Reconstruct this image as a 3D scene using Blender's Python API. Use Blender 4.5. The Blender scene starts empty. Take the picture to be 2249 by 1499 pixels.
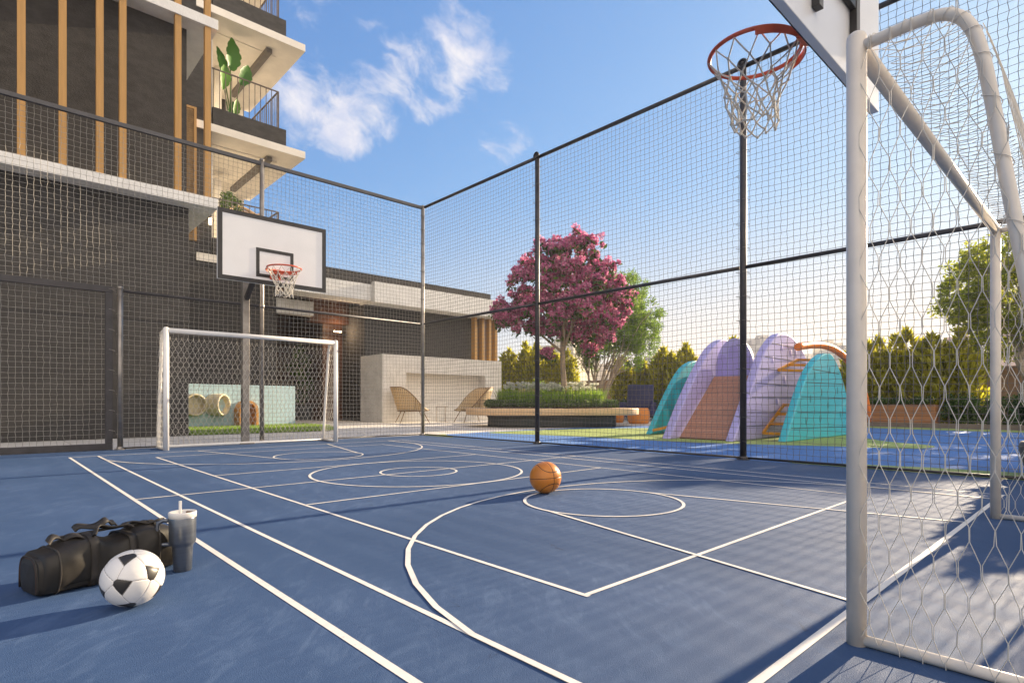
import bpy, math, random
import numpy as np
from mathutils import Vector, Matrix, noise as mnoise

random.seed(7)
RNG = np.random.default_rng(11)
scene = bpy.context.scene
COL = scene.collection

# ------------------------------------------------------------------ camera
cam_d = bpy.data.cameras.new("camera")
cam = bpy.data.objects.new("camera", cam_d)
COL.objects.link(cam)
cam.location = (0, 0, 0.79)
cam.rotation_euler = (math.radians(90), 0, math.radians(-42.87))
cam_d.lens = 20.0
cam_d.sensor_width = 36.0
cam_d.shift_y = 0.0589
cam_d.clip_start = 0.05
cam_d.clip_end = 6000
scene.camera = cam

# ------------------------------------------------------------------ light, sky, exposure
SUN_EL, SUN_AZ = math.radians(18.5), math.radians(-2.6)          # azimuth measured from +X
sdir = Vector((math.cos(SUN_AZ) * math.cos(SUN_EL), math.sin(SUN_AZ) * math.cos(SUN_EL), math.sin(SUN_EL)))
sun_d = bpy.data.lights.new("sun", 'SUN')
sun_d.energy = 5.0
sun_d.angle = math.radians(0.5)
sun_d.color = (1.0, 0.80, 0.55)
sun = bpy.data.objects.new("sun", sun_d)
COL.objects.link(sun)
sun.rotation_euler = sdir.to_track_quat('Z', 'Y').to_euler()
sun.location = (30, 0, 20)

world = bpy.data.worlds.new("World")
scene.world = world
world.use_nodes = True
wt = world.node_tree
wt.nodes.clear()


class NT:
    """tiny node-graph helper"""
    def __init__(self, tree):
        self.t = tree

    def n(self, typ, ins=None, **kw):
        nd = self.t.nodes.new(typ)
        for k, v in kw.items():
            setattr(nd, k, v)
        for k, v in (ins or {}).items():
            s = nd.inputs[k]
            if isinstance(v, bpy.types.NodeSocket):
                self.t.links.new(v, s)
            else:
                s.default_value = v
        return nd

    def math(self, op, a, b=None, clamp=False):
        ins = {0: a}
        if b is not None:
            ins[1] = b
        return self.n('ShaderNodeMath', ins, operation=op, use_clamp=clamp).outputs[0]

    def ramp(self, fac, stops):
        r = self.n('ShaderNodeValToRGB', {'Fac': fac})
        el = r.color_ramp.elements
        while len(el) < len(stops):
            el.new(0.5)
        for e, (p, c) in zip(el, stops):
            e.position = p
            e.color = (*c, 1) if len(c) == 3 else c
        return r.outputs['Color']

    def mix(self, fac, a, b, mode='MIX'):
        m = self.n('ShaderNodeMix', None, data_type='RGBA', blend_type=mode)
        for i, v in ((0, fac), (6, a), (7, b)):
            if isinstance(v, bpy.types.NodeSocket):
                self.t.links.new(v, m.inputs[i])
            else:
                m.inputs[i].default_value = v if i == 0 else ((*v, 1) if len(v) == 3 else v)
        return m.outputs[2]

    def smooth(self, v, lo, hi):
        m = self.n('ShaderNodeMapRange', {'Value': v, 'From Min': lo, 'From Max': hi}, interpolation_type='SMOOTHSTEP')
        return m.outputs[0]


W = NT(wt)
SKY_FILL_C = (9.4, 8.3, 7.2)  # warm fill light added to the sky out of view
CLOUD_A, CLOUD_B = (3.6, 3.75, 4.5), (4.9, 4.7, 4.75)
SKY_A, SKY_K, HAZE_C = (4.7, 5.75, 6.5), (5.9, 4.3, 2.5), (5.2, 4.3, 3.4)
sky = W.n('ShaderNodeTexSky', sky_type='NISHITA', sun_disc=False, sun_elevation=SUN_EL,
          sun_rotation=math.radians(90.0) - SUN_AZ, altitude=0.0, air_density=1.0, dust_density=0.8, ozone_density=2.5)
tc = W.n('ShaderNodeTexCoord')
gen = tc.outputs['Generated']
# scattered fair-weather cumulus, each at its own bearing in the sky
CLOUDS = [((0.27, 0.80, 0.54), .978, .9), ((0.315, 0.792, 0.523), .9915, 1.0), ((0.345, 0.803, 0.487), .9955, 1.0), ((0.365, 0.803, 0.470), .9955, 1.0),
          ((0.399, 0.797, 0.453), .996, 1.0), ((0.43, 0.785, 0.448), .9985, .6), ((0.412, 0.745, 0.525), .997, .8), ((0.470, 0.727, 0.500), .9972, .9),
          ((0.50, 0.725, 0.475), .9985, .9), ((0.520, 0.68, 0.517), .9965, 1.0), ((0.55, 0.655, 0.520), .9978, 1.0), ((0.478, 0.673, 0.565), .995, .75),
          ((0.60, 0.674, 0.407), .9986, .85), ((0.625, 0.674, 0.405), .9985, .7), ((0.740, 0.416, 0.529), .9988, .65), ((0.765, 0.405, 0.502), .9985, .8),
          ((0.645, 0.615, 0.454), .998, .5), ((0.548, 0.614, 0.568), .996, .5), ((-0.5, 0.6, 0.5), .95, .9), ((0.2, -0.8, 0.5), .93, .9), ((-0.7, -0.3, 0.5), .95, .8)]
mask = None
for d, c, w in CLOUDS:
    v = Vector(d).normalized()
    dt = W.n('ShaderNodeVectorMath', {0: gen, 1: v}, operation='DOT_PRODUCT').outputs['Value']
    s = W.math('MULTIPLY', W.smooth(dt, 1.0 - (1.0 - c) * 2.0, 1.0 - (1.0 - c) * 0.10), w)
    mask = s if mask is None else W.math('MAXIMUM', mask, s)
warp = W.n('ShaderNodeTexNoise', {'Vector': gen, 'Scale': 6.0, 'Detail': 4.0}).outputs['Color']
wv = W.n('ShaderNodeVectorMath', {0: warp, 1: (0.12, 0.12, 0.12)}, operation='MULTIPLY').outputs[0]
cv = W.n('ShaderNodeVectorMath', {0: gen, 1: wv}, operation='ADD').outputs[0]
sdv = Vector((0.55, -0.51, -0.65)).normalized()                    # the wind draws the cloud out along this direction
sd_ = W.math('MULTIPLY', W.n('ShaderNodeVectorMath', {0: cv, 1: sdv}, operation='DOT_PRODUCT').outputs['Value'], 0.55)
sv_ = W.n('ShaderNodeVectorMath', {0: sdv, 'Scale': sd_}, operation='SCALE').outputs[0]
cv = W.n('ShaderNodeVectorMath', {0: cv, 1: sv_}, operation='SUBTRACT').outputs[0]
n1 = W.n('ShaderNodeTexNoise', {'Vector': cv, 'Scale': 7.5, 'Detail': 10.0, 'Roughness': 0.60, 'Distortion': 0.1}).outputs['Fac']
n1b = W.n('ShaderNodeTexNoise', {'Vector': cv, 'Scale': 24.0, 'Detail': 8.0, 'Roughness': 0.6}).outputs['Fac']
n1 = W.math('ADD', W.math('MULTIPLY', n1, 0.72), W.math('MULTIPLY', n1b, 0.28))
thr = W.math('SUBTRACT', 0.76, W.math('MULTIPLY', mask, 0.335))
cl = W.smooth(W.math('SUBTRACT', n1, thr), 0.0, 0.17)
n2 = W.n('ShaderNodeTexNoise', {'Vector': gen, 'Scale': 14.0, 'Detail': 6.0, 'Roughness': 0.6}).outputs['Fac']
ccol = W.mix(W.smooth(n2, 0.35, 0.65), CLOUD_A, CLOUD_B)
# thin haze: the bright aureole round the low sun is softened and warms towards the horizon
sv = W.n('ShaderNodeSeparateColor', {0: sky.outputs[0]})
ch = [W.math('DIVIDE', W.math('MULTIPLY', sv.outputs[i], SKY_A[i]), W.math('ADD', sv.outputs[i], SKY_K[i])) for i in range(3)]
sc_ = W.n('ShaderNodeCombineColor', {0: ch[0], 1: ch[1], 2: ch[2]}).outputs[0]
up_ = W.n('ShaderNodeSeparateXYZ', {0: gen}).outputs[2]
azd = W.n('ShaderNodeVectorMath', {0: gen, 1: (math.cos(SUN_AZ), math.sin(SUN_AZ), 0.0)}, operation='DOT_PRODUCT').outputs['Value']
hz = W.math('MULTIPLY', W.smooth(up_, 0.36, 0.0), W.smooth(azd, 0.1, 1.0))
sc_ = W.mix(W.math('MULTIPLY', hz, 0.88), sc_, HAZE_C)
bd = W.n('ShaderNodeVectorMath', {0: gen, 1: Vector((-0.25, -0.90, 0.36)).normalized()}, operation='DOT_PRODUCT').outputs['Value']
sky_fill = W.math('MULTIPLY', W.smooth(bd, 0.15, 0.75), W.smooth(n1, 0.34, 0.52))  # bright sky patch behind the camera, added to light the faces towards it
sc_ = W.mix(sky_fill, sc_, SKY_FILL_C)
skyc = W.mix(W.math('MULTIPLY', cl, 0.95), sc_, ccol)
bg = W.n('ShaderNodeBackground', {'Color': skyc, 'Strength': 0.075})
wo = W.n('ShaderNodeOutputWorld', {'Surface': bg.outputs[0]})

scene.view_settings.view_transform = 'Standard'
scene.view_settings.look = 'None'
scene.view_settings.exposure = 1.42
scene.view_settings.gamma = 1.0
scene.cycles.use_denoising = True
scene.cycles.max_bounces = 6
scene.cycles.diffuse_bounces = 3
scene.cycles.glossy_bounces = 2
scene.cycles.transmission_bounces = 3
scene.cycles.transparent_max_bounces = 8
scene.cycles.caustics_reflective = False
scene.cycles.caustics_refractive = False
scene.cycles.sample_clamp_indirect = 6.0


# ------------------------------------------------------------------ mesh helpers
OFF = {}


class MB:
    """collects geometry, builds ONE mesh object"""
    def __init__(self):
        self.v, self.f, self.n = [], [], 0

    def add(self, v, f, mi=0, smooth=False):
        v = np.asarray(v, float).reshape(-1, 3)
        f = np.asarray(f, np.int64)
        self.v.append(v)
        self.f.append((f + self.n, mi, smooth))
        self.n += len(v)
        return self

    def box(self, x0, x1, y0, y1, z0, z1, mi=0):
        v = [(x, y, z) for z in (z0, z1) for y in (y0, y1) for x in (x0, x1)]
        f = [(0, 2, 3, 1), (4, 5, 7, 6), (0, 1, 5, 4), (2, 6, 7, 3), (0, 4, 6, 2), (1, 3, 7, 5)]
        return self.add(v, f, mi)

    def obox(self, c, ax, half, mi=0):
        """oriented box: centre, three axes, half sizes"""
        c = np.array(c, float)
        ax = [np.array(a, float) / np.linalg.norm(a) for a in ax]
        v = [c + ax[0] * half[0] * i + ax[1] * half[1] * j + ax[2] * half[2] * k for k in (-1, 1) for j in (-1, 1) for i in (-1, 1)]
        f = [(0, 2, 3, 1), (4, 5, 7, 6), (0, 1, 5, 4), (2, 6, 7, 3), (0, 4, 6, 2), (1, 3, 7, 5)]
        return self.add(v, f, mi)

    def bar(self, a, b, w, h, mi=0, up=(0, 0, 1)):
        a, b = np.array(a, float), np.array(b, float)
        d = b - a
        s = np.cross(d, up)
        if np.linalg.norm(s) < 1e-6:
            s = np.cross(d, (0, 1, 0))
        t = np.cross(s, d)
        return self.obox((a + b) / 2, (d, s, t), (np.linalg.norm(d) / 2, w / 2, h / 2), mi)

    def tube(self, path, r, n=8, mi=0, caps=True, closed=False, smooth=True, rot=0.0):
        p = np.asarray(path, float)
        m = len(p)
        r = np.broadcast_to(np.asarray(r, float), (m,))
        if closed:
            t = np.roll(p, -1, 0) - np.roll(p, 1, 0)
        else:
            t = np.gradient(p, axis=0)
        t /= np.maximum(np.linalg.norm(t, axis=1, keepdims=True), 1e-9)
        mean = np.abs(t).mean(0)
        ref = np.eye(3)[int(np.argmin(mean))]
        u = np.cross(t, ref)
        u /= np.maximum(np.linalg.norm(u, axis=1, keepdims=True), 1e-9)
        w = np.cross(t, u)
        an = np.arange(n) * 2 * np.pi / n + rot
        ring = u[:, None, :] * np.cos(an)[None, :, None] + w[:, None, :] * np.sin(an)[None, :, None]
        v = (p[:, None, :] + ring * r[:, None, None]).reshape(-1, 3)
        k = m if closed else m - 1
        i = np.arange(k)[:, None] * n
        i2 = ((np.arange(k) + 1) % m)[:, None] * n
        j = np.arange(n)[None, :]
        j2 = (j + 1) % n
        f = np.stack([i + j, i2 + j, i2 + j2, i + j2], -1).reshape(-1, 4)
        self.add(v, f[:, ::-1], mi, smooth)
        if caps and not closed:
            base = self.n - len(v)
            self.f.append((np.array([list(range(base, base + n))[::-1]][::-1]), mi, False))
            self.f.append((np.array([list(range(base + (m - 1) * n, base + m * n))]), mi, False))
        return self

    def lathe(self, prof, n=24, c=(0, 0, 0), mi=0, smooth=True, sx=1.0, sy=1.0):
        prof = np.asarray(prof, float)
        an = np.arange(n) * 2 * np.pi / n
        v = np.stack([np.outer(prof[:, 0], np.cos(an)) * sx + c[0], np.outer(prof[:, 0], np.sin(an)) * sy + c[1],
                      np.repeat(prof[:, 1][:, None], n, 1) + c[2]], -1).reshape(-1, 3)
        i = np.arange(len(prof) - 1)[:, None] * n
        j = np.arange(n)[None, :]
        j2 = (j + 1) % n
        f = np.stack([i + j, i + j2, i + n + j2, i + n + j], -1).reshape(-1, 4)
        return self.add(v, f, mi, smooth)

    def prism(self, poly, a0, a1, axis=2, mi=0, smooth=False):
        """extrude a 2-D polygon along an axis (0: poly is y,z; 1: x,z; 2: x,y)"""
        poly = np.asarray(poly, float)
        n = len(poly)

        def lift(a):
            o = np.zeros((n, 3))
            k = [i for i in range(3) if i != axis]
            o[:, k[0]], o[:, k[1]], o[:, axis] = poly[:, 0], poly[:, 1], a
            return o
        v = np.vstack([lift(a0), lift(a1)])
        j = np.arange(n)
        j2 = (j + 1) % n
        side = np.stack([j, j2, j2 + n, j + n], -1)
        self.add(v, side, mi, smooth)
        b = self.n - 2 * n
        self.f.append((np.array([list(range(b, b + n))[::-1]]), mi, False))
        self.f.append((np.array([list(range(b + n, b + 2 * n))]), mi, False))
        return self

    def poly(self, pts, mi=0):
        return self.add(pts, [list(range(len(pts)))], mi)

    def build(self, name, mats, parent=None, bevel=0.0, loc=None):
        off = OFF.get(parent.name, Vector((0, 0, 0))) if parent else Vector(loc or (0, 0, 0))
        v = np.vstack(self.v) - np.array(off)
        me = bpy.data.meshes.new(name)
        tot, idx, mis, sm = [], [], [], []
        for f, mi, s in self.f:
            f = np.atleast_2d(f)
            tot.append(np.full(len(f), f.shape[1], np.int32))
            idx.append(f.reshape(-1).astype(np.int32))
            mis.append(np.full(len(f), mi, np.int32) if np.ndim(mi) == 0 else np.asarray(mi, np.int32))
            sm.append(np.full(len(f), bool(s)))
        tot, idx, mis, sm = map(np.concatenate, (tot, idx, mis, sm))
        me.vertices.add(len(v))
        me.vertices.foreach_set('co', v.reshape(-1).astype(np.float32))
        me.loops.add(len(idx))
        me.loops.foreach_set('vertex_index', idx)
        me.polygons.add(len(tot))
        st = np.concatenate([[0], np.cumsum(tot)[:-1]]).astype(np.int32)
        me.polygons.foreach_set('loop_start', st)
        me.polygons.foreach_set('loop_total', tot)
        me.polygons.foreach_set('material_index', mis)
        me.polygons.foreach_set('use_smooth', sm)
        for m in (mats if isinstance(mats, (list, tuple)) else [mats]):
            me.materials.append(m)
        me.update(calc_edges=True)
        me.validate()
        o = bpy.data.objects.new(name, me)
        COL.objects.link(o)
        if parent:
            o.parent = parent
            OFF[o.name] = off
        else:
            o.location = off
            OFF[o.name] = off
        if bevel:
            b = o.modifiers.new('bevel', 'BEVEL')
            b.width = bevel
            b.segments = 2
            b.limit_method = 'ANGLE'
            b.angle_limit = math.radians(40)
        return o


def tag(o, label=None, cat=None, group=None, kind=None):
    if label: o['label'] = label
    if cat: o['category'] = cat
    if group: o['group'] = group
    if kind: o['kind'] = kind
    return o


def thing(name, label, cat, loc=(0, 0, 0), rz=0.0, group=None, world_coords=False):
    o = bpy.data.objects.new(name, None)
    COL.objects.link(o)
    o.location = loc
    o.rotation_euler = (0, 0, rz)
    o.empty_display_size = 0.2
    OFF[o.name] = Vector(loc) if world_coords else Vector((0, 0, 0))
    return tag(o, label, cat, group)


def copy_tree(o, parent=None):
    c = o.copy()
    COL.objects.link(c)
    c.parent = parent
    for ch in o.children:
        copy_tree(ch, c)
    return c


# ------------------------------------------------------------------ materials
def mat(name, col, rough=0.6, metal=0.0, var=0.12, vscale=3.0, bump=0.0, bscale=60.0, bdist=0.004, spec=0.5, coat=0.0, stretch=(1, 1, 1), rvar=0.0, col2=None, detail=6.0):
    m = bpy.data.materials.new(name)
    m.use_nodes = True
    t = m.node_tree
    N = NT(t)
    p = t.nodes['Principled BSDF']
    c = N.n('ShaderNodeTexCoord').outputs['Object']
    mp = N.n('ShaderNodeMapping', {'Vector': c, 'Scale': stretch}).outputs[0]
    nz = N.n('ShaderNodeTexNoise', {'Vector': mp, 'Scale': vscale, 'Detail': detail, 'Roughness': 0.6}).outputs['Fac']
    a = tuple(x * (1 - var) for x in col)
    b = col2 or tuple(min(1, x * (1 + var)) for x in col)
    t.links.new(N.mix(N.smooth(nz, 0.3, 0.7), a, b), p.inputs['Base Color'])
    p.inputs['Metallic'].default_value = metal
    p.inputs['Specular IOR Level'].default_value = spec
    p.inputs['Coat Weight'].default_value = coat
    if rvar:
        t.links.new(N.math('ADD', N.math('MULTIPLY', N.math('SUBTRACT', nz, 0.5), rvar * 2), rough, clamp=True), p.inputs['Roughness'])
    else:
        p.inputs['Roughness'].default_value = rough
    if bump:
        bn = N.n('ShaderNodeTexNoise', {'Vector': mp, 'Scale': bscale, 'Detail': 5.0, 'Roughness': 0.65}).outputs['Fac']
        bp = N.n('ShaderNodeBump', {'Strength': bump, 'Distance': bdist, 'Height': bn})
        t.links.new(bp.outputs[0], p.inputs['Normal'])
    return m


def leaf_mat(name, stops, trans=0.35, rough=0.55, spec=0.3):
    m = bpy.data.materials.new(name)
    m.use_nodes = True
    t = m.node_tree
    N = NT(t)
    p = t.nodes['Principled BSDF']
    ri = N.n('ShaderNodeNewGeometry').outputs['Random Per Island']
    c = N.ramp(ri, stops)
    t.links.new(c, p.inputs['Base Color'])
    p.inputs['Roughness'].default_value = rough
    p.inputs['Specular IOR Level'].default_value = spec
    tr = N.n('ShaderNodeBsdfTranslucent', {'Color': c})
    mx = N.n('ShaderNodeMixShader', {0: trans, 1: p.outputs[0], 2: tr.outputs[0]})
    t.links.new(mx.outputs[0], t.nodes['Material Output'].inputs['Surface'])
    return m


def wood_mat(name, c1, c2, scale=(1, 1, 1), rough=0.55, planks=None, pw=0.1):
    m = bpy.data.materials.new(name)
    m.use_nodes = True
    t = m.node_tree
    N = NT(t)
    p = t.nodes['Principled BSDF']
    c = N.n('ShaderNodeTexCoord').outputs['Object']
    mp = N.n('ShaderNodeMapping', {'Vector': c, 'Scale': scale}).outputs[0]
    nz = N.n('ShaderNodeTexNoise', {'Vector': mp, 'Scale': 6.0, 'Detail': 8.0, 'Roughness': 0.65, 'Distortion': 0.6}).outputs['Fac']
    col = N.mix(N.smooth(nz, 0.3, 0.72), c1, c2)
    if planks is not None:
        sx = N.n('ShaderNodeSeparateXYZ', {0: c}).outputs[planks]
        fr = N.math('FRACT', N.math('DIVIDE', sx, pw))
        gap = N.math('LESS_THAN', fr, 0.06)
        wn = N.n('ShaderNodeTexWhiteNoise', {'W': N.math('FLOOR', N.math('DIVIDE', sx, pw))}, noise_dimensions='1D').outputs['Value']
        col = N.mix(N.math('MULTIPLY', wn, 0.35), col, tuple(x * 0.55 for x in c1))
        col = N.mix(gap, col, tuple(x * 0.25 for x in c1))
    t.links.new(col, p.inputs['Base Color'])
    p.inputs['Roughness'].default_value = rough
    bp = N.n('ShaderNodeBump', {'Strength': 0.15, 'Distance': 0.003, 'Height': nz})
    t.links.new(bp.outputs[0], p.inputs['Normal'])
    return m


M = {}
M['steel_dark'] = mat('dark_painted_steel', (0.045, 0.042, 0.045), 0.42, 0.3, 0.2, 8)
M['rail_slate'] = mat('slate_painted_rail', (0.075, 0.073, 0.078), 0.6, 0, 0.12, 5)
M['steel_post'] = mat('weathered_steel_post', (0.30, 0.275, 0.25), 0.36, 0.7, 0.2, 6, rvar=0.15)
M['rope_shaded'] = mat('shaded_net_rope', (0.17, 0.16, 0.145), 0.8, 0, 0.15, 30)  # backlit side fence: shade darkened into the rope colour
M['rope'] = mat('sunlit_net_rope', (0.33, 0.31, 0.275), 0.8, 0, 0.15, 30)  # same rope, kept paler for the sunlit back fence
M['rope_white'] = mat('white_net_rope', (0.60, 0.56, 0.49), 0.75, 0, 0.1, 30)
M['white_paint'] = mat('white_painted_metal', (0.78, 0.76, 0.73), 0.32, 0, 0.05, 4, spec=0.5, rvar=0.15, bump=0.05, bscale=30, bdist=0.002)
M['cream_paint'] = mat('cream_painted_metal', (0.70, 0.63, 0.54), 0.36, 0, 0.07, 5, rvar=0.2, bump=0.05, bscale=30, bdist=0.002)
M['board_white'] = mat('white_backboard', (0.80, 0.79, 0.78), 0.3, 0, 0.03, 2)
M['black_paint'] = mat('black_paint', (0.022, 0.020, 0.020), 0.45, 0, 0.2, 8)
M['orange_paint'] = mat('orange_red_paint', (0.58, 0.085, 0.03), 0.35, 0, 0.15, 9, rvar=0.1)
M['dark_wall'] = mat('dark_textured_render', (0.058, 0.055, 0.053), 0.9, 0, 0.18, 6, bump=0.7, bscale=38, bdist=0.016, stretch=(0.7, 0.7, 1.3), spec=0.2)
M['white_wall'] = mat('white_textured_render', (0.71, 0.70, 0.68), 0.85, 0, 0.06, 3, bump=0.5, bscale=22, bdist=0.015, spec=0.2)
M['white_plain'] = mat('white_plaster', (0.80, 0.75, 0.67), 0.8, 0, 0.06, 1.5, bump=0.08, bscale=40, spec=0.3)
M['stone_white'] = mat('pale_stone_cladding', (0.62, 0.60, 0.575), 0.6, 0, 0.1, 2.5, bump=0.1, bscale=20)
M['fin_wood'] = mat('ochre_wood_effect_fin', (0.44, 0.238, 0.066), 0.5, 0, 0.1, 2, stretch=(8, 8, 0.6))
M['louvre'] = mat('pale_wood_louvre', (0.42, 0.27, 0.12), 0.6, 0, 0.2, 6)
M['brown_int'] = mat('brown_interior_wood', (0.085, 0.035, 0.018), 0.5, 0, 0.3, 3, stretch=(1, 1, 0.2))
M['bronze_rail'] = mat('bronze_railing_metal', (0.11, 0.085, 0.07), 0.45, 0.4, 0.15, 6)
M['leaf_banana'] = leaf_mat('banana_leaf', [(0, (0.03, 0.11, 0.010)), (0.6, (0.055, 0.17, 0.014)), (1, (0.12, 0.25, 0.03))], 0.3, 0.4)
M['leaf_bush'] = leaf_mat('bush_leaf', [(0, (0.03, 0.07, 0.012)), (1, (0.10, 0.17, 0.03))], 0.3)
M['leaf_green'] = leaf_mat('tree_leaf', [(0, (0.20, 0.25, 0.022)), (0.6, (0.36, 0.41, 0.045)), (1, (0.56, 0.55, 0.09))], 0.62)
M['leaf_feather'] = leaf_mat('feathery_leaf', [(0, (0.13, 0.23, 0.03)), (0.6, (0.21, 0.33, 0.05)), (1, (0.33, 0.43, 0.11))], 0.55)
M['leaf_conifer'] = leaf_mat('conifer_leaf', [(0, (0.17, 0.17, 0.012)), (0.55, (0.42, 0.40, 0.028)), (1, (0.66, 0.60, 0.06))], 0.64)
M['leaf_grass'] = leaf_mat('grass_blade', [(0, (0.15, 0.27, 0.03)), (0.6, (0.27, 0.43, 0.05)), (1, (0.46, 0.56, 0.12))], 0.5)
M['leaf_cover'] = leaf_mat('grey_green_leaf', [(0, (0.06, 0.11, 0.03)), (0.6, (0.12, 0.19, 0.06)), (1, (0.25, 0.30, 0.14))], 0.4)
M['leaf_dark'] = leaf_mat('dark_shrub_needle', [(0, (0.008, 0.022, 0.010)), (1, (0.03, 0.07, 0.022))], 0.2)
M['petal_white'] = leaf_mat('white_petal', [(0, (0.55, 0.55, 0.42)), (1, (0.85, 0.84, 0.74))], 0.35)
M['petal_pink'] = leaf_mat('pink_petal', [(0, (0.36, 0.07, 0.18)), (0.3, (0.60, 0.16, 0.33)), (0.75, (0.76, 0.28, 0.46)), (1, (0.88, 0.50, 0.60))], 0.5, 0.6, 0.2)
M['bark'] = mat('grey_brown_bark', (0.30, 0.22, 0.15), 0.9, 0, 0.3, 9, bump=0.5, bscale=25, bdist=0.02, stretch=(1, 1, 0.25))
M['bark_pale'] = mat('pale_bark', (0.42, 0.34, 0.25), 0.85, 0, 0.3, 9, bump=0.4, bscale=25, bdist=0.02, stretch=(1, 1, 0.25))
M['bench_wood'] = wood_mat('pale_bench_wood', (0.60, 0.38, 0.20), (0.74, 0.52, 0.31), (0.6, 0.6, 6))
M['box_wood'] = wood_mat('orange_planter_wood', (0.36, 0.15, 0.055), (0.50, 0.23, 0.09), (0.6, 0.6, 8), planks=2, pw=0.17)
M['slide_wood'] = wood_mat('brown_slide_boards', (0.39, 0.185, 0.11), (0.49, 0.25, 0.155), (1, 5, 1), planks=0, pw=0.11)
M['planter_dark'] = mat('dark_planter_concrete', (0.060, 0.066, 0.066), 0.7, 0, 0.15, 3, bump=0.1, bscale=40)
M['soil'] = mat('soil', (0.035, 0.024, 0.016), 0.95, 0, 0.3, 20, bump=0.5, bscale=60, bdist=0.02)
M['pot_stone'] = mat('grey_stone_pot', (0.15, 0.135, 0.12), 0.85, 0, 0.15, 6, bump=0.3, bscale=30, bdist=0.01)
M['aqua'] = mat('aqua_painted_panel', (0.055, 0.47, 0.54), 0.45, 0, 0.05, 2, coat=0.1)
M['aqua_pale'] = mat('pale_aqua_wall', (0.35, 0.50, 0.56), 0.6, 0, 0.05, 1.5)
M['lilac'] = mat('lilac_painted_panel', (0.45, 0.40, 0.70), 0.45, 0, 0.05, 2, coat=0.1)
M['hold_aqua'] = mat('dark_turquoise_hold', (0.03, 0.26, 0.28), 0.5)
M['lilac_deep'] = mat('violet_painted_panel', (0.38, 0.32, 0.64), 0.45, 0, 0.06, 2)
M['yellow_bar'] = mat('amber_painted_bar', (0.68, 0.29, 0.02), 0.4, 0, 0.08, 5)
M['orange_tube'] = mat('orange_plastic_tube', (0.88, 0.23, 0.03), 0.42, 0, 0.06, 3)
M['cream_tube'] = mat('cream_plastic_tube', (0.55, 0.47, 0.30), 0.5, 0, 0.06, 3)
M['ochre_tube'] = mat('ochre_plastic_tube', (0.50, 0.23, 0.05), 0.5, 0, 0.06, 3)
M['orange_stool'] = mat('orange_woven_stool', (0.60, 0.21, 0.03), 0.6, 0, 0.2, 20, bump=0.5, bscale=50, bdist=0.01, stretch=(1, 1, 4))
M['navy'] = mat('navy_fabric', (0.030, 0.034, 0.115), 0.75, 0, 0.15, 14, bump=0.2, bscale=120)
M['chair_leg'] = mat('brown_chair_metal', (0.20, 0.12, 0.055), 0.45, 0.3, 0.1, 5)
M['kerb_brown'] = mat('brown_stone_kerb', (0.20, 0.155, 0.12), 0.85, 0, 0.15, 4, bump=0.2, bscale=30)
M['wall_brown'] = mat('brown_rendered_wall', (0.30, 0.19, 0.115), 0.85, 0, 0.1, 2, bump=0.15, bscale=25)
M['bag'] = mat('black_bag_fabric', (0.022, 0.0185, 0.014), 0.52, 0, 0.2, 10, bump=0.12, bscale=180, bdist=0.001, spec=0.4)
M['bag_strap'] = mat('black_webbing', (0.026, 0.021, 0.016), 0.6, 0, 0.2, 20, bump=0.2, bscale=250, bdist=0.001)
M['bag_trim'] = mat('orange_stitching', (0.07, 0.028, 0.010), 0.6, 0, 0.1, 20)
M['tumbler'] = mat('slate_brushed_steel', (0.15, 0.165, 0.19), 0.28, 0.7, 0.08, 6, stretch=(1, 1, 12))
M['lid'] = mat('cream_plastic_lid', (0.76, 0.72, 0.66), 0.35, 0, 0.03, 6)
M['brown_clear'] = mat('smoked_plastic', (0.16, 0.09, 0.05), 0.2, 0, 0.1, 6)
M['ball_white'] = mat('white_ball_leather', (0.74, 0.71, 0.67), 0.42, 0, 0.06, 9, bump=0.05, bscale=90, bdist=0.001)
M['ball_black'] = mat('black_ball_leather', (0.030, 0.026, 0.022), 0.36, 0, 0.1, 9, bump=0.05, bscale=90, bdist=0.001)
M['ball_seam'] = mat('ball_seam', (0.27, 0.24, 0.21), 0.7, 0, 0.1, 9)
M['ball_orange'] = mat('orange_basketball_rubber', (0.56, 0.19, 0.022), 0.36, 0, 0.1, 6, bump=0.25, bscale=170, bdist=0.0015, spec=0.5)
M['ball_line'] = mat('basketball_channel', (0.016, 0.010, 0.007), 0.5, 0, 0.1, 6)
M['city_pale'] = None


def emit_mat(name, col, s):
    m = bpy.data.materials.new(name)
    m.use_nodes = True
    p = m.node_tree.nodes['Principled BSDF']
    p.inputs['Base Color'].default_value = (*col, 1)
    p.inputs['Emission Color'].default_value = (*col, 1)
    p.inputs['Emission Strength'].default_value = s
    return m


M['lamp_glow'] = emit_mat('lit_lamp_glass', (1.0, 0.78, 0.45), 2.5)


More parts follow.
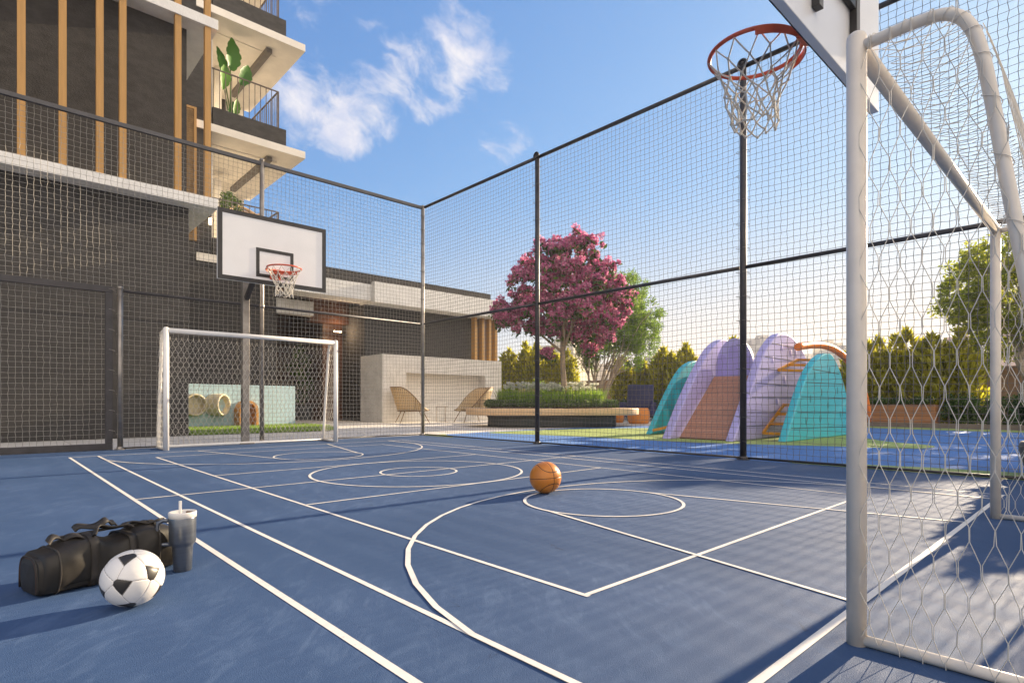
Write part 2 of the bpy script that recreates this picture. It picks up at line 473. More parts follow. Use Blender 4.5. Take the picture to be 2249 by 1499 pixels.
def court_mat():
    m = bpy.data.materials.new('blue_acrylic_court')
    m.use_nodes = True
    t = m.node_tree
    N = NT(t)
    p = t.nodes['Principled BSDF']
    c = N.n('ShaderNodeTexCoord').outputs['Object']
    big = N.n('ShaderNodeTexNoise', {'Vector': c, 'Scale': 0.55, 'Detail': 4.0, 'Roughness': 0.5}).outputs['Fac']
    # worn streaks, brushed across the court
    mp = N.n('ShaderNodeMapping', {'Vector': c, 'Scale': (1.0, 1.0, 1.0), 'Rotation': (0, 0, math.radians(40))}).outputs[0]
    mp2 = N.n('ShaderNodeMapping', {'Vector': mp, 'Scale': (5.0, 1.6, 1.0)}).outputs[0]
    st = N.n('ShaderNodeTexNoise', {'Vector': mp2, 'Scale': 2.2, 'Detail': 10.0, 'Roughness': 0.72, 'Distortion': 0.8}).outputs['Fac']
    fine = N.n('ShaderNodeTexNoise', {'Vector': c, 'Scale': 250.0, 'Detail': 3.0, 'Roughness': 0.6}).outputs['Fac']
    mid = N.n('ShaderNodeTexNoise', {'Vector': c, 'Scale': 14.0, 'Detail': 6.0, 'Roughness': 0.7}).outputs['Fac']
    base = N.mix(N.smooth(big, 0.3, 0.7), (0.032, 0.070, 0.158), (0.046, 0.089, 0.190))
    worn = N.math('MULTIPLY', N.smooth(st, 0.47, 0.66), N.smooth(big, 0.34, 0.58))
    col = N.mix(N.math('MULTIPLY', worn, 0.32), base, (0.12, 0.185, 0.31))
    col = N.mix(N.math('MULTIPLY', N.smooth(mid, 0.48, 0.75), 0.22), col, (0.032, 0.065, 0.15))
    t.links.new(col, p.inputs['Base Color'])
    ro = N.math('ADD', 0.62, N.math('MULTIPLY', st, 0.28))
    t.links.new(ro, p.inputs['Roughness'])
    p.inputs['Specular IOR Level'].default_value = 0.24
    # rubber scuffs: short dark arcs and dusty dabs
    sc1 = N.n('ShaderNodeTexNoise', {'Vector': c, 'Scale': 1.7, 'Detail': 2.0, 'Distortion': 1.8}).outputs['Fac']
    ringy = N.math('LESS_THAN', N.math('ABSOLUTE', N.math('SUBTRACT', sc1, 0.5)), 0.0035)
    brk = N.n('ShaderNodeTexNoise', {'Vector': c, 'Scale': 3.1, 'Detail': 5.0, 'Roughness': 0.7}).outputs['Fac']
    scuff = N.math('MULTIPLY', ringy, N.smooth(brk, 0.56, 0.66))
    col = N.mix(N.math('MULTIPLY', scuff, 0.55), col, (0.018, 0.03, 0.065))
    dust = N.n('ShaderNodeTexNoise', {'Vector': c, 'Scale': 38.0, 'Detail': 6.0, 'Roughness': 0.75}).outputs['Fac']
    col = N.mix(N.math('MULTIPLY', N.smooth(dust, 0.66, 0.80), 0.35), col, (0.20, 0.22, 0.26))
    t.links.new(col, p.inputs['Base Color'])
    b1 = N.n('ShaderNodeBump', {'Strength': 0.6, 'Distance': 0.004, 'Height': fine})
    b2 = N.n('ShaderNodeBump', {'Strength': 0.035, 'Distance': 0.012, 'Height': mid, 'Normal': b1.outputs[0]})
    t.links.new(b2.outputs[0], p.inputs['Normal'])
    return m


def line_mat():
    m = bpy.data.materials.new('court_line_paint')
    m.use_nodes = True
    t = m.node_tree
    N = NT(t)
    p = t.nodes['Principled BSDF']
    c = N.n('ShaderNodeTexCoord').outputs['Object']
    nz = N.n('ShaderNodeTexNoise', {'Vector': c, 'Scale': 9.0, 'Detail': 8.0, 'Roughness': 0.75}).outputs['Fac']
    wear = N.n('ShaderNodeTexNoise', {'Vector': c, 'Scale': 55.0, 'Detail': 8.0, 'Roughness': 0.75}).outputs['Fac']
    area = N.n('ShaderNodeTexNoise', {'Vector': c, 'Scale': 1.3, 'Detail': 3.0}).outputs['Fac']
    lc = N.mix(N.smooth(nz, 0.35, 0.75), (0.74, 0.70, 0.64), (0.62, 0.60, 0.58))
    lc = N.mix(N.math('MULTIPLY', N.smooth(wear, 0.55, 0.68), N.math('ADD', 0.10, N.math('MULTIPLY', N.smooth(area, 0.45, 0.65), 0.4))), lc, (0.12, 0.17, 0.28))
    t.links.new(lc, p.inputs['Base Color'])
    p.inputs['Roughness'].default_value = 0.55
    fine = N.n('ShaderNodeTexNoise', {'Vector': c, 'Scale': 170.0, 'Detail': 2.0}).outputs['Fac']
    b1 = N.n('ShaderNodeBump', {'Strength': 0.2, 'Distance': 0.003, 'Height': fine})
    t.links.new(b1.outputs[0], p.inputs['Normal'])
    return m


def epdm_mat(name, c1, c2):
    m = bpy.data.materials.new(name)
    m.use_nodes = True
    t = m.node_tree
    N = NT(t)
    p = t.nodes['Principled BSDF']
    c = N.n('ShaderNodeTexCoord').outputs['Object']
    v = N.n('ShaderNodeTexVoronoi', {'Vector': c, 'Scale': 90.0}).outputs['Color']
    g = N.n('ShaderNodeSeparateColor', {0: v}).outputs[0]
    big = N.n('ShaderNodeTexNoise', {'Vector': c, 'Scale': 1.2, 'Detail': 4.0}).outputs['Fac']
    col = N.mix(N.smooth(g, 0.1, 0.9), c1, c2)
    col = N.mix(N.math('MULTIPLY', N.smooth(big, 0.4, 0.7), 0.25), col, tuple(x * 0.7 for x in c1))
    t.links.new(col, p.inputs['Base Color'])
    p.inputs['Roughness'].default_value = 0.75
    b1 = N.n('ShaderNodeBump', {'Strength': 0.5, 'Distance': 0.006, 'Height': g})
    t.links.new(b1.outputs[0], p.inputs['Normal'])
    return m


def paving_mat():
    m = bpy.data.materials.new('pale_paving')
    m.use_nodes = True
    t = m.node_tree
    N = NT(t)
    p = t.nodes['Principled BSDF']
    c = N.n('ShaderNodeTexCoord').outputs['Object']
    br = N.n('ShaderNodeTexBrick', {'Vector': c, 'Color1': (0.66, 0.63, 0.59, 1), 'Color2': (0.61, 0.58, 0.54, 1), 'Mortar': (0.26, 0.23, 0.2, 1), 'Scale': 1.0,
                                    'Mortar Size': 0.006, 'Brick Width': 1.2, 'Row Height': 0.8})
    br.offset = 0.0
    nz = N.n('ShaderNodeTexNoise', {'Vector': c, 'Scale': 2.5, 'Detail': 8.0, 'Roughness': 0.65}).outputs['Fac']
    t.links.new(N.mix(N.math('MULTIPLY', N.smooth(nz, 0.4, 0.75), 0.3), br.outputs['Color'], (0.44, 0.41, 0.37)), p.inputs['Base Color'])
    p.inputs['Roughness'].default_value = 0.7
    return m


def rattan_mat():
    m = bpy.data.materials.new('woven_rattan')
    m.use_nodes = True
    t = m.node_tree
    N = NT(t)
    p = t.nodes['Principled BSDF']
    c = N.n('ShaderNodeTexCoord').outputs['Object']
    s = N.n('ShaderNodeSeparateXYZ', {0: c})
    an = N.math('ARCTAN2', s.outputs[1], s.outputs[0])
    u = N.math('FRACT', N.math('MULTIPLY', an, 9.0))
    v = N.math('FRACT', N.math('MULTIPLY', s.outputs[2], 17.0))
    h = N.math('MULTIPLY', N.math('GREATER_THAN', u, 0.52), N.math('GREATER_THAN', v, 0.55))
    nz = N.n('ShaderNodeTexNoise', {'Vector': c, 'Scale': 25.0, 'Detail': 3.0}).outputs['Fac']
    col = N.mix(h, N.mix(nz, (0.58, 0.45, 0.27), (0.72, 0.58, 0.38)), (0.16, 0.09, 0.035))
    t.links.new(col, p.inputs['Base Color'])
    p.inputs['Roughness'].default_value = 0.6
    tr = N.n('ShaderNodeBsdfTranslucent', {'Color': col})
    mx = N.n('ShaderNodeMixShader', {0: 0.3, 1: p.outputs[0], 2: tr.outputs[0]})
    t.links.new(mx.outputs[0], t.nodes['Material Output'].inputs['Surface'])
    return m


def city_mat(name, wall, win, sx, sz):
    m = bpy.data.materials.new(name)
    m.use_nodes = True
    t = m.node_tree
    N = NT(t)
    p = t.nodes['Principled BSDF']
    c = N.n('ShaderNodeTexCoord').outputs['Object']
    s = N.n('ShaderNodeSeparateXYZ', {0: c})
    u = N.math('FRACT', N.math('DIVIDE', N.math('ADD', s.outputs[0], s.outputs[1]), sx))
    v = N.math('FRACT', N.math('DIVIDE', s.outputs[2], sz))
    h = N.math('MULTIPLY', N.math('GREATER_THAN', u, 0.5), N.math('GREATER_THAN', v, 0.5))
    t.links.new(N.mix(h, wall, win), p.inputs['Base Color'])
    p.inputs['Roughness'].default_value = 0.7
    return m


M['court'] = court_mat()
M['line'] = line_mat()
M['epdm_blue'] = epdm_mat('blue_rubber_flooring', (0.035, 0.135, 0.40), (0.08, 0.21, 0.50))
M['epdm_lime'] = epdm_mat('lime_rubber_flooring', (0.21, 0.29, 0.06), (0.33, 0.41, 0.12))
M['paving'] = paving_mat()
M['rattan'] = rattan_mat()
M['ground'] = mat('city_ground', (0.17, 0.155, 0.135), 0.95, 0, 0.25, 0.02)
M['lawn'] = mat('lawn_base', (0.10, 0.16, 0.03), 0.95, 0, 0.3, 12)
M['city_a'] = city_mat('pale_tower_facade', (0.62, 0.54, 0.44), (0.34, 0.32, 0.31), 5.0, 3.4)
M['city_b'] = city_mat('pink_tower_facade', (0.55, 0.38, 0.32), (0.36, 0.27, 0.25), 4.2, 3.2)
M['city_c'] = city_mat('cream_block_facade', (0.70, 0.62, 0.46), (0.42, 0.38, 0.30), 6.0, 3.6)
M['city_d'] = city_mat('grey_tower_facade', (0.46, 0.42, 0.39), (0.27, 0.26, 0.27), 4.0, 3.2)

# ------------------------------------------------------------------ ground, court, markings
FX, FY = 7.63, 11.33            # side fence stands on x = FX, back fence on y = FY


def sheet(name, pts, m, z=0.0):
    b = MB()
    b.poly([(x, y, z) for x, y in pts])
    o = b.build(name, m)
    tag(o, kind='structure')
    return o


sheet('ground', [(-3000, -3000), (3000, -3000), (3000, 3000), (-3000, 3000)], M['ground'], -0.06)
sheet('pavement', [(-20, -10), (26.6, -10), (26.6, 32), (-20, 32)], M['paving'], -0.008)
sheet('court', [(-9, -7), (FX, -7), (FX, FY + 0.03), (-9, FY + 0.03)], M['court'], 0.0)


def strip(b, pts, w, z, closed=False):
    p = np.array(pts, float)
    n = len(p)
    if closed:
        t = np.roll(p, -1, 0) - np.roll(p, 1, 0)
    else:
        t = np.gradient(p, axis=0)
    t /= np.linalg.norm(t, axis=1, keepdims=True)
    nrm = np.stack([-t[:, 1], t[:, 0]], -1) * w / 2
    v = np.vstack([np.c_[p + nrm, np.full(n, z)], np.c_[p - nrm, np.full(n, z)]])
    k = n if closed else n - 1
    i = np.arange(k)
    j = (i + 1) % n
    b.add(v, np.stack([i + n, j + n, j, i], -1))


def arc(cx, cy, r, a0, a1, n):
    a = np.linspace(math.radians(a0), math.radians(a1), n)
    return np.stack([cx + r * np.cos(a), cy + r * np.sin(a)], -1)


mk = MB()
zc = [0.0016]


def ln(pts, w=0.046, closed=False):
    strip(mk, pts, w, zc[0], closed)
    zc[0] += 0.00016


CX, CY = 3.61, 5.44
X0, X1, X2, X3, X4, X5 = 0.89, 1.215, 1.80, 5.42, 6.005, 6.33
Y0, Y1, Y2, Y3 = 0.705, 1.50, 9.37, 10.165
ln([(X0, Y0 - .023), (X0, Y3 + .023)], 0.030)
ln([(X1, -1.0), (X1, Y3)], 0.026)
ln([(X4, Y0), (X4, Y3)], 0.026)
ln([(X5, Y0 - .02), (X5, Y3 + .02)], 0.026)
ln([(X2, Y1 - .02), (X2, Y2 + .02)], 0.025)
ln([(X3, Y1 - .02), (X3, Y2 + .02)], 0.025)
ln([(X2, Y1), (X3, Y1)], 0.025)
ln([(X2, Y2), (X3, Y2)], 0.025)
ln([(X0, Y0), (X5, Y0)], 0.030)
ln([(X0, Y3), (X5, Y3)], 0.026)
ln([(X0, CY), (X5, CY)], 0.025)
ln([(X2, CY - 1.175), (X3, CY - 1.175)], 0.025)
ln([(X2, CY + 1.175), (X3, CY + 1.175)], 0.025)
ln(arc(CX, CY, 1.165, 0, 357, 120), 0.027, True)
ln(arc(CX, CY, 0.425, 0, 356, 80), 0.025, True)
for sgn, yb in ((1, Y0), (-1, Y3)):
    fy = CY - sgn * 2.61
    for s in (-1, 1):
        ln([(CX + s * 1.10, yb), (CX + s * 0.62, fy)], 0.025)
    ln(arc(CX, fy, 0.62, 0, 356, 56), 0.025, True)
    ay = CY - sgn * 4.27
    a = arc(CX, ay, 2.42, 8 if sgn > 0 else -8, 172 if sgn > 0 else -172, 24)
    ln([(X4, yb)] + [tuple(q) for q in a] + [(X1, yb)], 0.026)
tag(mk.build('court_markings', M['line']), kind='structure')

# rubber playground floor with lime shapes
PG = [(FX + .02, -4), (21.0, -4), (21.0, 8.0), (17.2, 9.6), (15.6, 11.1), (12.4, 11.55), (9.6, 11.5), (8.9, 11.33), (FX + .02, 11.33)]
sheet('playground_floor', PG, M['epdm_blue'], -0.003)


def smooth_poly(pts, n=4):
    p = np.array(pts, float)
    for _ in range(n):
        q = np.roll(p, -1, 0)
        p = np.stack([0.75 * p + 0.25 * q, 0.25 * p + 0.75 * q], 1).reshape(-1, 2)
    return [tuple(x) for x in p]


sheet('playground_lime_corner', [(FX + .03, 11.3), (8.25, 11.3), (8.05, 10.9), (8.0, 10.45), (FX + .03, 10.2)], M['epdm_lime'], 0.001)
sheet('playground_lime_island', smooth_poly([(9.3, 11.35), (11.2, 11.2), (13.5, 10.7), (15.2, 9.4), (15.8, 7.0), (16.0, 5.2), (14.2, 3.9), (13.1, 3.2), (12.6, 2.2), (11.4, 2.35), (11.2, 3.4),
                                              (10.5, 4.6), (10.1, 6.0), (10.0, 7.6), (9.9, 9.0), (9.6, 10.2)]), M['epdm_lime'], 0.001)
sheet('playground_lime_edge', [(FX + .03, -3.9), (8.6, -3.9), (8.5, 0.6), (8.35, 1.6), (8.05, 2.5), (FX + .03, 3.0)], M['epdm_lime'], 0.001)
sheet('playground_lime_border', smooth_poly([(20.95, -3.8), (20.95, 7.6), (20.3, 6.8), (19.6, 5.0), (19.5, 2.5), (20.0, -3.0)], 3), M['epdm_lime'], 0.001)

# lawn patch behind the far goal
LAWN = [(-1.0, 14.72), (6.9, 14.72), (7.25, 15.0), (7.35, 15.6), (7.9, 16.9), (8.0, 18.9), (3.55, 18.9), (3.55, 14.88), (-1.0, 14.88)]
LAWN = [(3.0, 14.95), (6.9, 14.72), (7.3, 15.1), (7.9, 16.9), (8.0, 18.9), (3.55, 18.9)]
sheet('lawn', LAWN, M['lawn'], 0.006)


def blades(b, xy, z0, h, lean=0.35, w=0.012, seg=2, mi=0, up=None):
    """tapering bent blades, each its own island"""
    n = len(xy)
    a = RNG.uniform(0, 2 * np.pi, n)
    hh = h * RNG.uniform(0.6, 1.15, n)
    ln_ = lean * RNG.uniform(0.3, 1.3, n) * hh
    d = np.stack([np.cos(a), np.sin(a)], -1)
    s = np.stack([-d[:, 1], d[:, 0]], -1) * w
    z0 = np.broadcast_to(z0, (n,))
    p0 = np.c_[xy, z0]
    p1 = np.c_[xy + d * ln_[:, None] * 0.35, z0 + hh * 0.6]
    p2 = np.c_[xy + d * ln_[:, None], z0 + hh]
    s3 = np.c_[s, np.zeros(n)]
    v = np.stack([p0 - s3 * .6, p0 + s3 * .6, p1 + s3 * .7, p1 - s3 * .7, p2], 1).reshape(-1, 3)
    i = np.arange(n)[:, None] * 5
    b.add(v, i + np.array([[0, 1, 2, 3]]), mi)
    b.f.append((i + np.array([[3, 2, 4]]) + b.n - len(v), mi, False))


def in_poly(p, poly):
    x, y = p[:, 0], p[:, 1]
    c = np.zeros(len(p), bool)
    n = len(poly)
    for i in range(n):
        (x1, y1), (x2, y2) = poly[i], poly[(i + 1) % n]
        k = ((y1 > y) != (y2 > y)) & (x < (x2 - x1) * (y - y1) / (y2 - y1 + 1e-12) + x1)
        c ^= k
    return c


gp = np.c_[RNG.uniform(3, 8, 30000), RNG.uniform(14.7, 18.9, 30000)]
gp = gp[in_poly(gp, LAWN)]
gb = MB()
blades(gb, gp, 0.006, 0.085, 0.6, 0.006)
tag(gb.build('lawn_grass', M['leaf_grass']), kind='stuff', label='short green grass growing in front of the pale aqua play wall', cat='grass')

# ------------------------------------------------------------------ net fences
def net_panel(o, du, L, z0, z1, cell=0.0815, r=0.0029):
    """square-mesh rope net; o: 3-D origin, du: horizontal unit vector"""
    b = MB()
    nu, nv = max(2, round(L / cell)), max(2, round((z1 - z0) / cell))
    o, du = np.array(o, float), np.array(du, float)
    dn = np.array((-du[1], du[0], 0.0))
    ju = RNG.normal(0, 0.0022, (nu + 1, nv + 1))
    jz = RNG.normal(0, 0.0022, (nu + 1, nv + 1))
    jn = RNG.normal(0, 0.003, (nu + 1, nv + 1))
    ju += 0.0042 * np.where(np.add.outer(np.arange(nu + 1), np.arange(nv + 1)) % 2, 1, -1)
    us = np.linspace(0, L, nu + 1)
    vs = np.linspace(z0, z1, nv + 1)
    sag = (0.012 * np.sin(us * 2.3)[:, None] * np.sin(vs * 1.9)[None, :] + 0.035 * np.sin(np.pi * us / L)[:, None] * np.sin(np.pi * (vs - z0) / (z1 - z0))[None, :]
           + 0.010 * np.sin(us * 5.1 + 1.0)[:, None] * np.cos(vs * 2.7)[None, :])
    P = o[None, None] + du * (us[:, None] + ju)[..., None] + dn * (jn + sag)[..., None]
    P[..., 2] = vs[None, :] + jz
    P[..., 2] -= (0.020 * np.sin(np.pi * us / L) * (1 + .4 * np.sin(us * 3.0)))[:, None] * (1 - np.abs(2 * (vs - z0) / (z1 - z0) - 1) ** 4)[None, :]
    P[0, :, :2] = o[:2]
    for e_ in (0, -1):                                              # ties lashing the net to the post
        for z in np.arange(z0 + .2, z1, .33):
            q0 = o + du * (L if e_ else 0.0)
            a = np.linspace(0, 2 * np.pi, 12)
            sg_ = du * (1 if e_ else -1)
            b.tube(np.stack([q0[0] + sg_[0] * .045 + .052 * np.cos(a) * du[0] + (-.038 * dn[0]) + .052 * np.sin(a) * dn[0],
                             q0[1] + sg_[1] * .045 + .052 * np.cos(a) * du[1] + (-.038 * dn[1]) + .052 * np.sin(a) * dn[1], z + .03 * np.sin(a * .5)], -1), r, 5, caps=False)
    for i in range(nu + 1):
        b.tube(P[i], r, 4, caps=False, smooth=True)
    for j in range(nv + 1):
        b.tube(P[:, j], r * 0.92, 4, caps=False, smooth=True)
    return b


def fence_post(b, x, y, r, h, cap=True):
    b.tube([(x, y, 0), (x, y, h)], r, 14)
    if cap:
        b.lathe([(r * 1.15, h), (r * 1.15, h + .015), (r * .7, h + .035), (0, h + .04)], 14, (x, y, 0))
    b.lathe([(0, 0.012), (r * 2.0, 0.012), (r * 2.0, 0.0)], 14, (x, y, 0), smooth=False)
    b.lathe([(r, 0.05), (r * 1.25, 0.045), (r * 1.25, 0.01)], 14, (x, y, 0))


FH, MH = 5.38, 2.63
# side fence along the playground
sf = thing('net_fence', 'tall dark posted sports net fence between the court and the playground', 'fence', (FX, 11.33, 0), world_coords=True)
spost = [7.52, 3.56, -0.40, -4.4]
for y in spost:
    p = MB()
    fence_post(p, FX, y, 0.044, FH + .03)
    p.build('post', M['steel_dark'], sf)
    c = MB()
    a = np.linspace(0, 2 * np.pi, 15)[:-1]
    c.tube(np.stack([np.full(14, FX - .03), y + .055 * np.cos(a), FH + .03 + .055 * np.sin(a)], -1), 0.018, 8, closed=True)
    c.build('clamp_ring', M['black_paint'], sf)
edges = [11.29] + spost
for ya, yb in zip(edges[:-1], edges[1:]):
    t = MB()
    t.tube([(FX, ya - .045, FH), (FX, yb + .045, FH)], 0.032, 10)
    t.build('top_rail', M['steel_dark'], sf)
    t = MB()
    t.tube([(FX, ya - .045, MH), (FX, yb + .045, MH)], 0.027, 10)
    t.build('mid_rail', M['steel_dark'], sf)
    t = MB()
    t.tube([(FX + .03, ya, 0.022), (FX + .03, yb, 0.022)], 0.016, 8)
    t.build('bottom_cable', M['black_paint'], sf)
    net_panel((FX + .035, ya, 0), (0, -1, 0), ya - yb, 0.03, FH - .01).build('net', M['rope_shaded'], sf)

# back fence
bf = thing('net_fence', 'tall sports net fence with steel posts behind the far goal', 'fence', (FX, FY, 0), world_coords=True)
p = MB()
fence_post(p, FX, FY, 0.040, FH + .03)
p.build('post', M['steel_post'], bf)
p = MB()
fence_post(p, 3.93, FY, 0.040, FH + .06)
p.lathe([(0.044, MH - .035), (0.052, MH - .03), (0.052, MH + .03), (0.044, MH + .035)], 14, (3.93, FY, 0))
p.build('post', M['steel_post'], bf)
p = MB()
fence_post(p, 1.655, FY, 0.040, MH + .04)
p.build('post', M['steel_post'], bf)
p = MB()
fence_post(p, -5.2, FY, 0.040, FH + .03)
p.build('post', M['steel_post'], bf)
t = MB()
t.box(-5.2, FX - .04, FY - .032, FY + .032, FH - .034, FH + .034)
t.build('top_rail', M['rail_slate'], bf, bevel=0.006)
t = MB()
t.tube([(1.70, FY, MH), (FX - .04, FY, MH)], 0.025, 10)
t.build('mid_rail', M['steel_dark'], bf)
t = MB()
t.tube([(1.70, FY + .03, 0.02), (FX, FY + .03, 0.02)], 0.012, 8)
t.build('bottom_cable', M['black_paint'], bf)
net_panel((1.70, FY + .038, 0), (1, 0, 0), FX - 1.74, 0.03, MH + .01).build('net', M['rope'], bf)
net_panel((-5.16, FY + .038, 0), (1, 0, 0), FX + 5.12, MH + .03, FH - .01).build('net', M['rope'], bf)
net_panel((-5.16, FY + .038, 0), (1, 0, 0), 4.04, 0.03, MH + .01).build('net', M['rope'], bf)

# gate in the back fence
gt = thing('court_gate', 'dark framed net gate at the far left of the court', 'gate', (1.53, FY, 0), world_coords=True)
g = MB()
GX0, GX1, GZ = -1.1, 1.55, 2.68
g.box(GX1 - .10, GX1, FY - .03, FY + .03, 0.11, GZ - .10)
g.box(GX0, GX0 + .10, FY - .03, FY + .03, 0.11, GZ - .10)
g.box(GX0, GX1, FY - .03, FY + .03, GZ - .10, GZ)
g.box(GX0, GX1, FY - .03, FY + .03, 0.005, 0.11)
g.build('frame', M['steel_dark'], gt, bevel=0.006)
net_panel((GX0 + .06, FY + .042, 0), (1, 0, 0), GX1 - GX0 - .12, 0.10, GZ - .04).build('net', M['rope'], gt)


# ------------------------------------------------------------------ goals
def hex_strands(u0, u1, v0, v1, w, row, strut, inside=None, jit=0.0):
    """polylines (u, v) of a hexagonal knotless net"""
    s = w / 2
    out = []
    for i in range(int(math.floor(u0 / s)) - 1, int(math.ceil(u1 / s)) + 2):
        pts = []
        k = 0
        v = v0
        while v < v1 + row:
            sg = 1 if (k + i) % 2 == 0 else -1
            x = (i + .5 * sg) * s - sg * 0.0016
            pts += [(x, v), (x, v + strut)]
            v += row
            k += 1
        pts = np.array(pts) + RNG.normal(0, jit, (len(pts), 2))
        run = []
        for q in pts:
            ok = (u0 <= q[0] <= u1 and v0 - 1e-6 <= q[1] <= v1) and (inside is None or inside(*q))
            if ok:
                run.append(q)
            else:
                if len(run) > 1: out.append(np.array(run))
                run = []
        if len(run) > 1: out.append(np.array(run))
    return out


SIDE = np.array([(0, 1.945), (-.10, 1.95), (-.20, 1.95), (-.25, 1.935), (-.29, 1.89), (-.318, 1.80), (-.345, 1.62), (-.38, 1.36), (-.415, 1.12), (-.50, .52), (-.565, .06)])


def side_depth(z):
    s = SIDE[3:][::-1]
    return float(np.interp(z, s[:, 1], s[:, 0]))


def make_goal(label, loc, rz, Wd, rp, rt, m, cell, row, strut, rs):
    g = thing('football_goal', label, 'goal', loc, rz)
    for x in (0, Wd):
        b = MB()
        b.tube([(x, 0, 0.0), (x, 0, 1.975)], rp, 20)
        a = np.linspace(0, np.pi / 2, 6)
        b.lathe([(rp * math.cos(t), 1.975 + rp * 0.8 * math.sin(t)) for t in a], 20, (x, 0, 0))
        b.build('post', m, g)
        b = MB()
        pts = [(x, y, z) for y, z in SIDE]
        pts[0] = (x, -rp * .6, SIDE[0][1])
        P = np.array(pts)
        for _ in range(2):                                         # round the bend
            q = np.vstack([P[:1], np.repeat(P[1:-1], 2, 0), P[-1:]])
            q[1:-1:2] = P[1:-1] * .75 + P[:-2] * .25
            q[2:-1:2] = P[1:-1] * .75 + P[2:] * .25
            P = q
        b.tube(P, rt, 14)
        b.tube([(x, -rp * .6, rt), (x, -.565, rt), ], rt, 14)
        b.build('side_frame', m, g)
    b = MB()
    b.tube([(rp * .6, 0, 1.955), (Wd - rp * .6, 0, 1.955)], rp * .93, 18)
    b.build('crossbar', m, g)
    b = MB()
    b.tube([(0, -.565, rt), (Wd, -.565, rt)], rt, 14)
    b.build('ground_bar', m, g)
    n = MB()
    # two side panels, outside the frame
    for x in (-rt * 1.1, Wd + rt * 1.1):
        def ins(u, v):
            return -u > side_depth(min(v, 1.93)) - .03 and u >= -.001
        for st in hex_strands(0.01, .62, -.02, 1.965, cell, row, strut, ins, 0.0012):
            bow = 0.012 * np.sin(st[:, 1] * 3.1 + st[:, 0] * 6)
            n.tube(np.c_[x + np.sign(x - .1) * (np.abs(bow) * .5), -st[:, 0], np.maximum(st[:, 1], .004)], rs, 5, caps=False)
    # back, from top bend down to the ground bar, sagging a little
    for st in hex_strands(0.0, Wd, 0.0, 1.93, cell, row, strut, None, 0.0015):
        y = np.array([side_depth(v) for v in st[:, 1]]) - rt - .006 - .03 * np.sin(st[:, 1] * 1.6) * (0.6 + 0.4 * np.sin(st[:, 0] * 4.0))
        n.tube(np.c_[st[:, 0], y, np.maximum(st[:, 1], .004)], rs, 5, caps=False)
    # top, from the crossbar to the bend
    for st in hex_strands(0.0, Wd, 0.02, .29, cell, row * .8, strut * .8, None, 0.0015):
        z = 1.955 - .035 * np.sin(st[:, 1] / .29 * np.pi) + rt * .6
        n.tube(np.c_[st[:, 0], -st[:, 1], z], rs, 5, caps=False)
    # lashing loops along the curved side tubes
    for x in (0, Wd):
        for i in range(0, len(P) - 1, 3):
            c, d = P[i], P[min(i + 2, len(P) - 1)]
            a = np.linspace(0, 2 * np.pi, 10)
            e = np.array((0, -(d - c)[2], (d - c)[1]))
            e = e / max(np.linalg.norm(e), 1e-6)
            R_ = rt * 1.25
            loop = np.array([(x + R_ * math.cos(t), c[1] + e[1] * R_ * math.sin(t) + (d - c)[1] * t / 9, c[2] + e[2] * R_ * math.sin(t) + (d - c)[2] * t / 9) for t in a])
            n.tube(loop, rs, 5, caps=False)
    n.build('net', M['rope_white'], g)
    return g


make_goal('near football goal with cream posts at the right, seen from its side', (2.092, 0.597, 0), 0, 2.94, 0.0292, 0.0175, M['cream_paint'], 0.056, 0.102, 0.042, 0.00125)
make_goal('far football goal with white posts in front of the back fence', (5.09, 10.60, 0), math.pi, 2.92, 0.043, 0.026, M['white_paint'], 0.088, 0.088, 0.03, 0.0028)


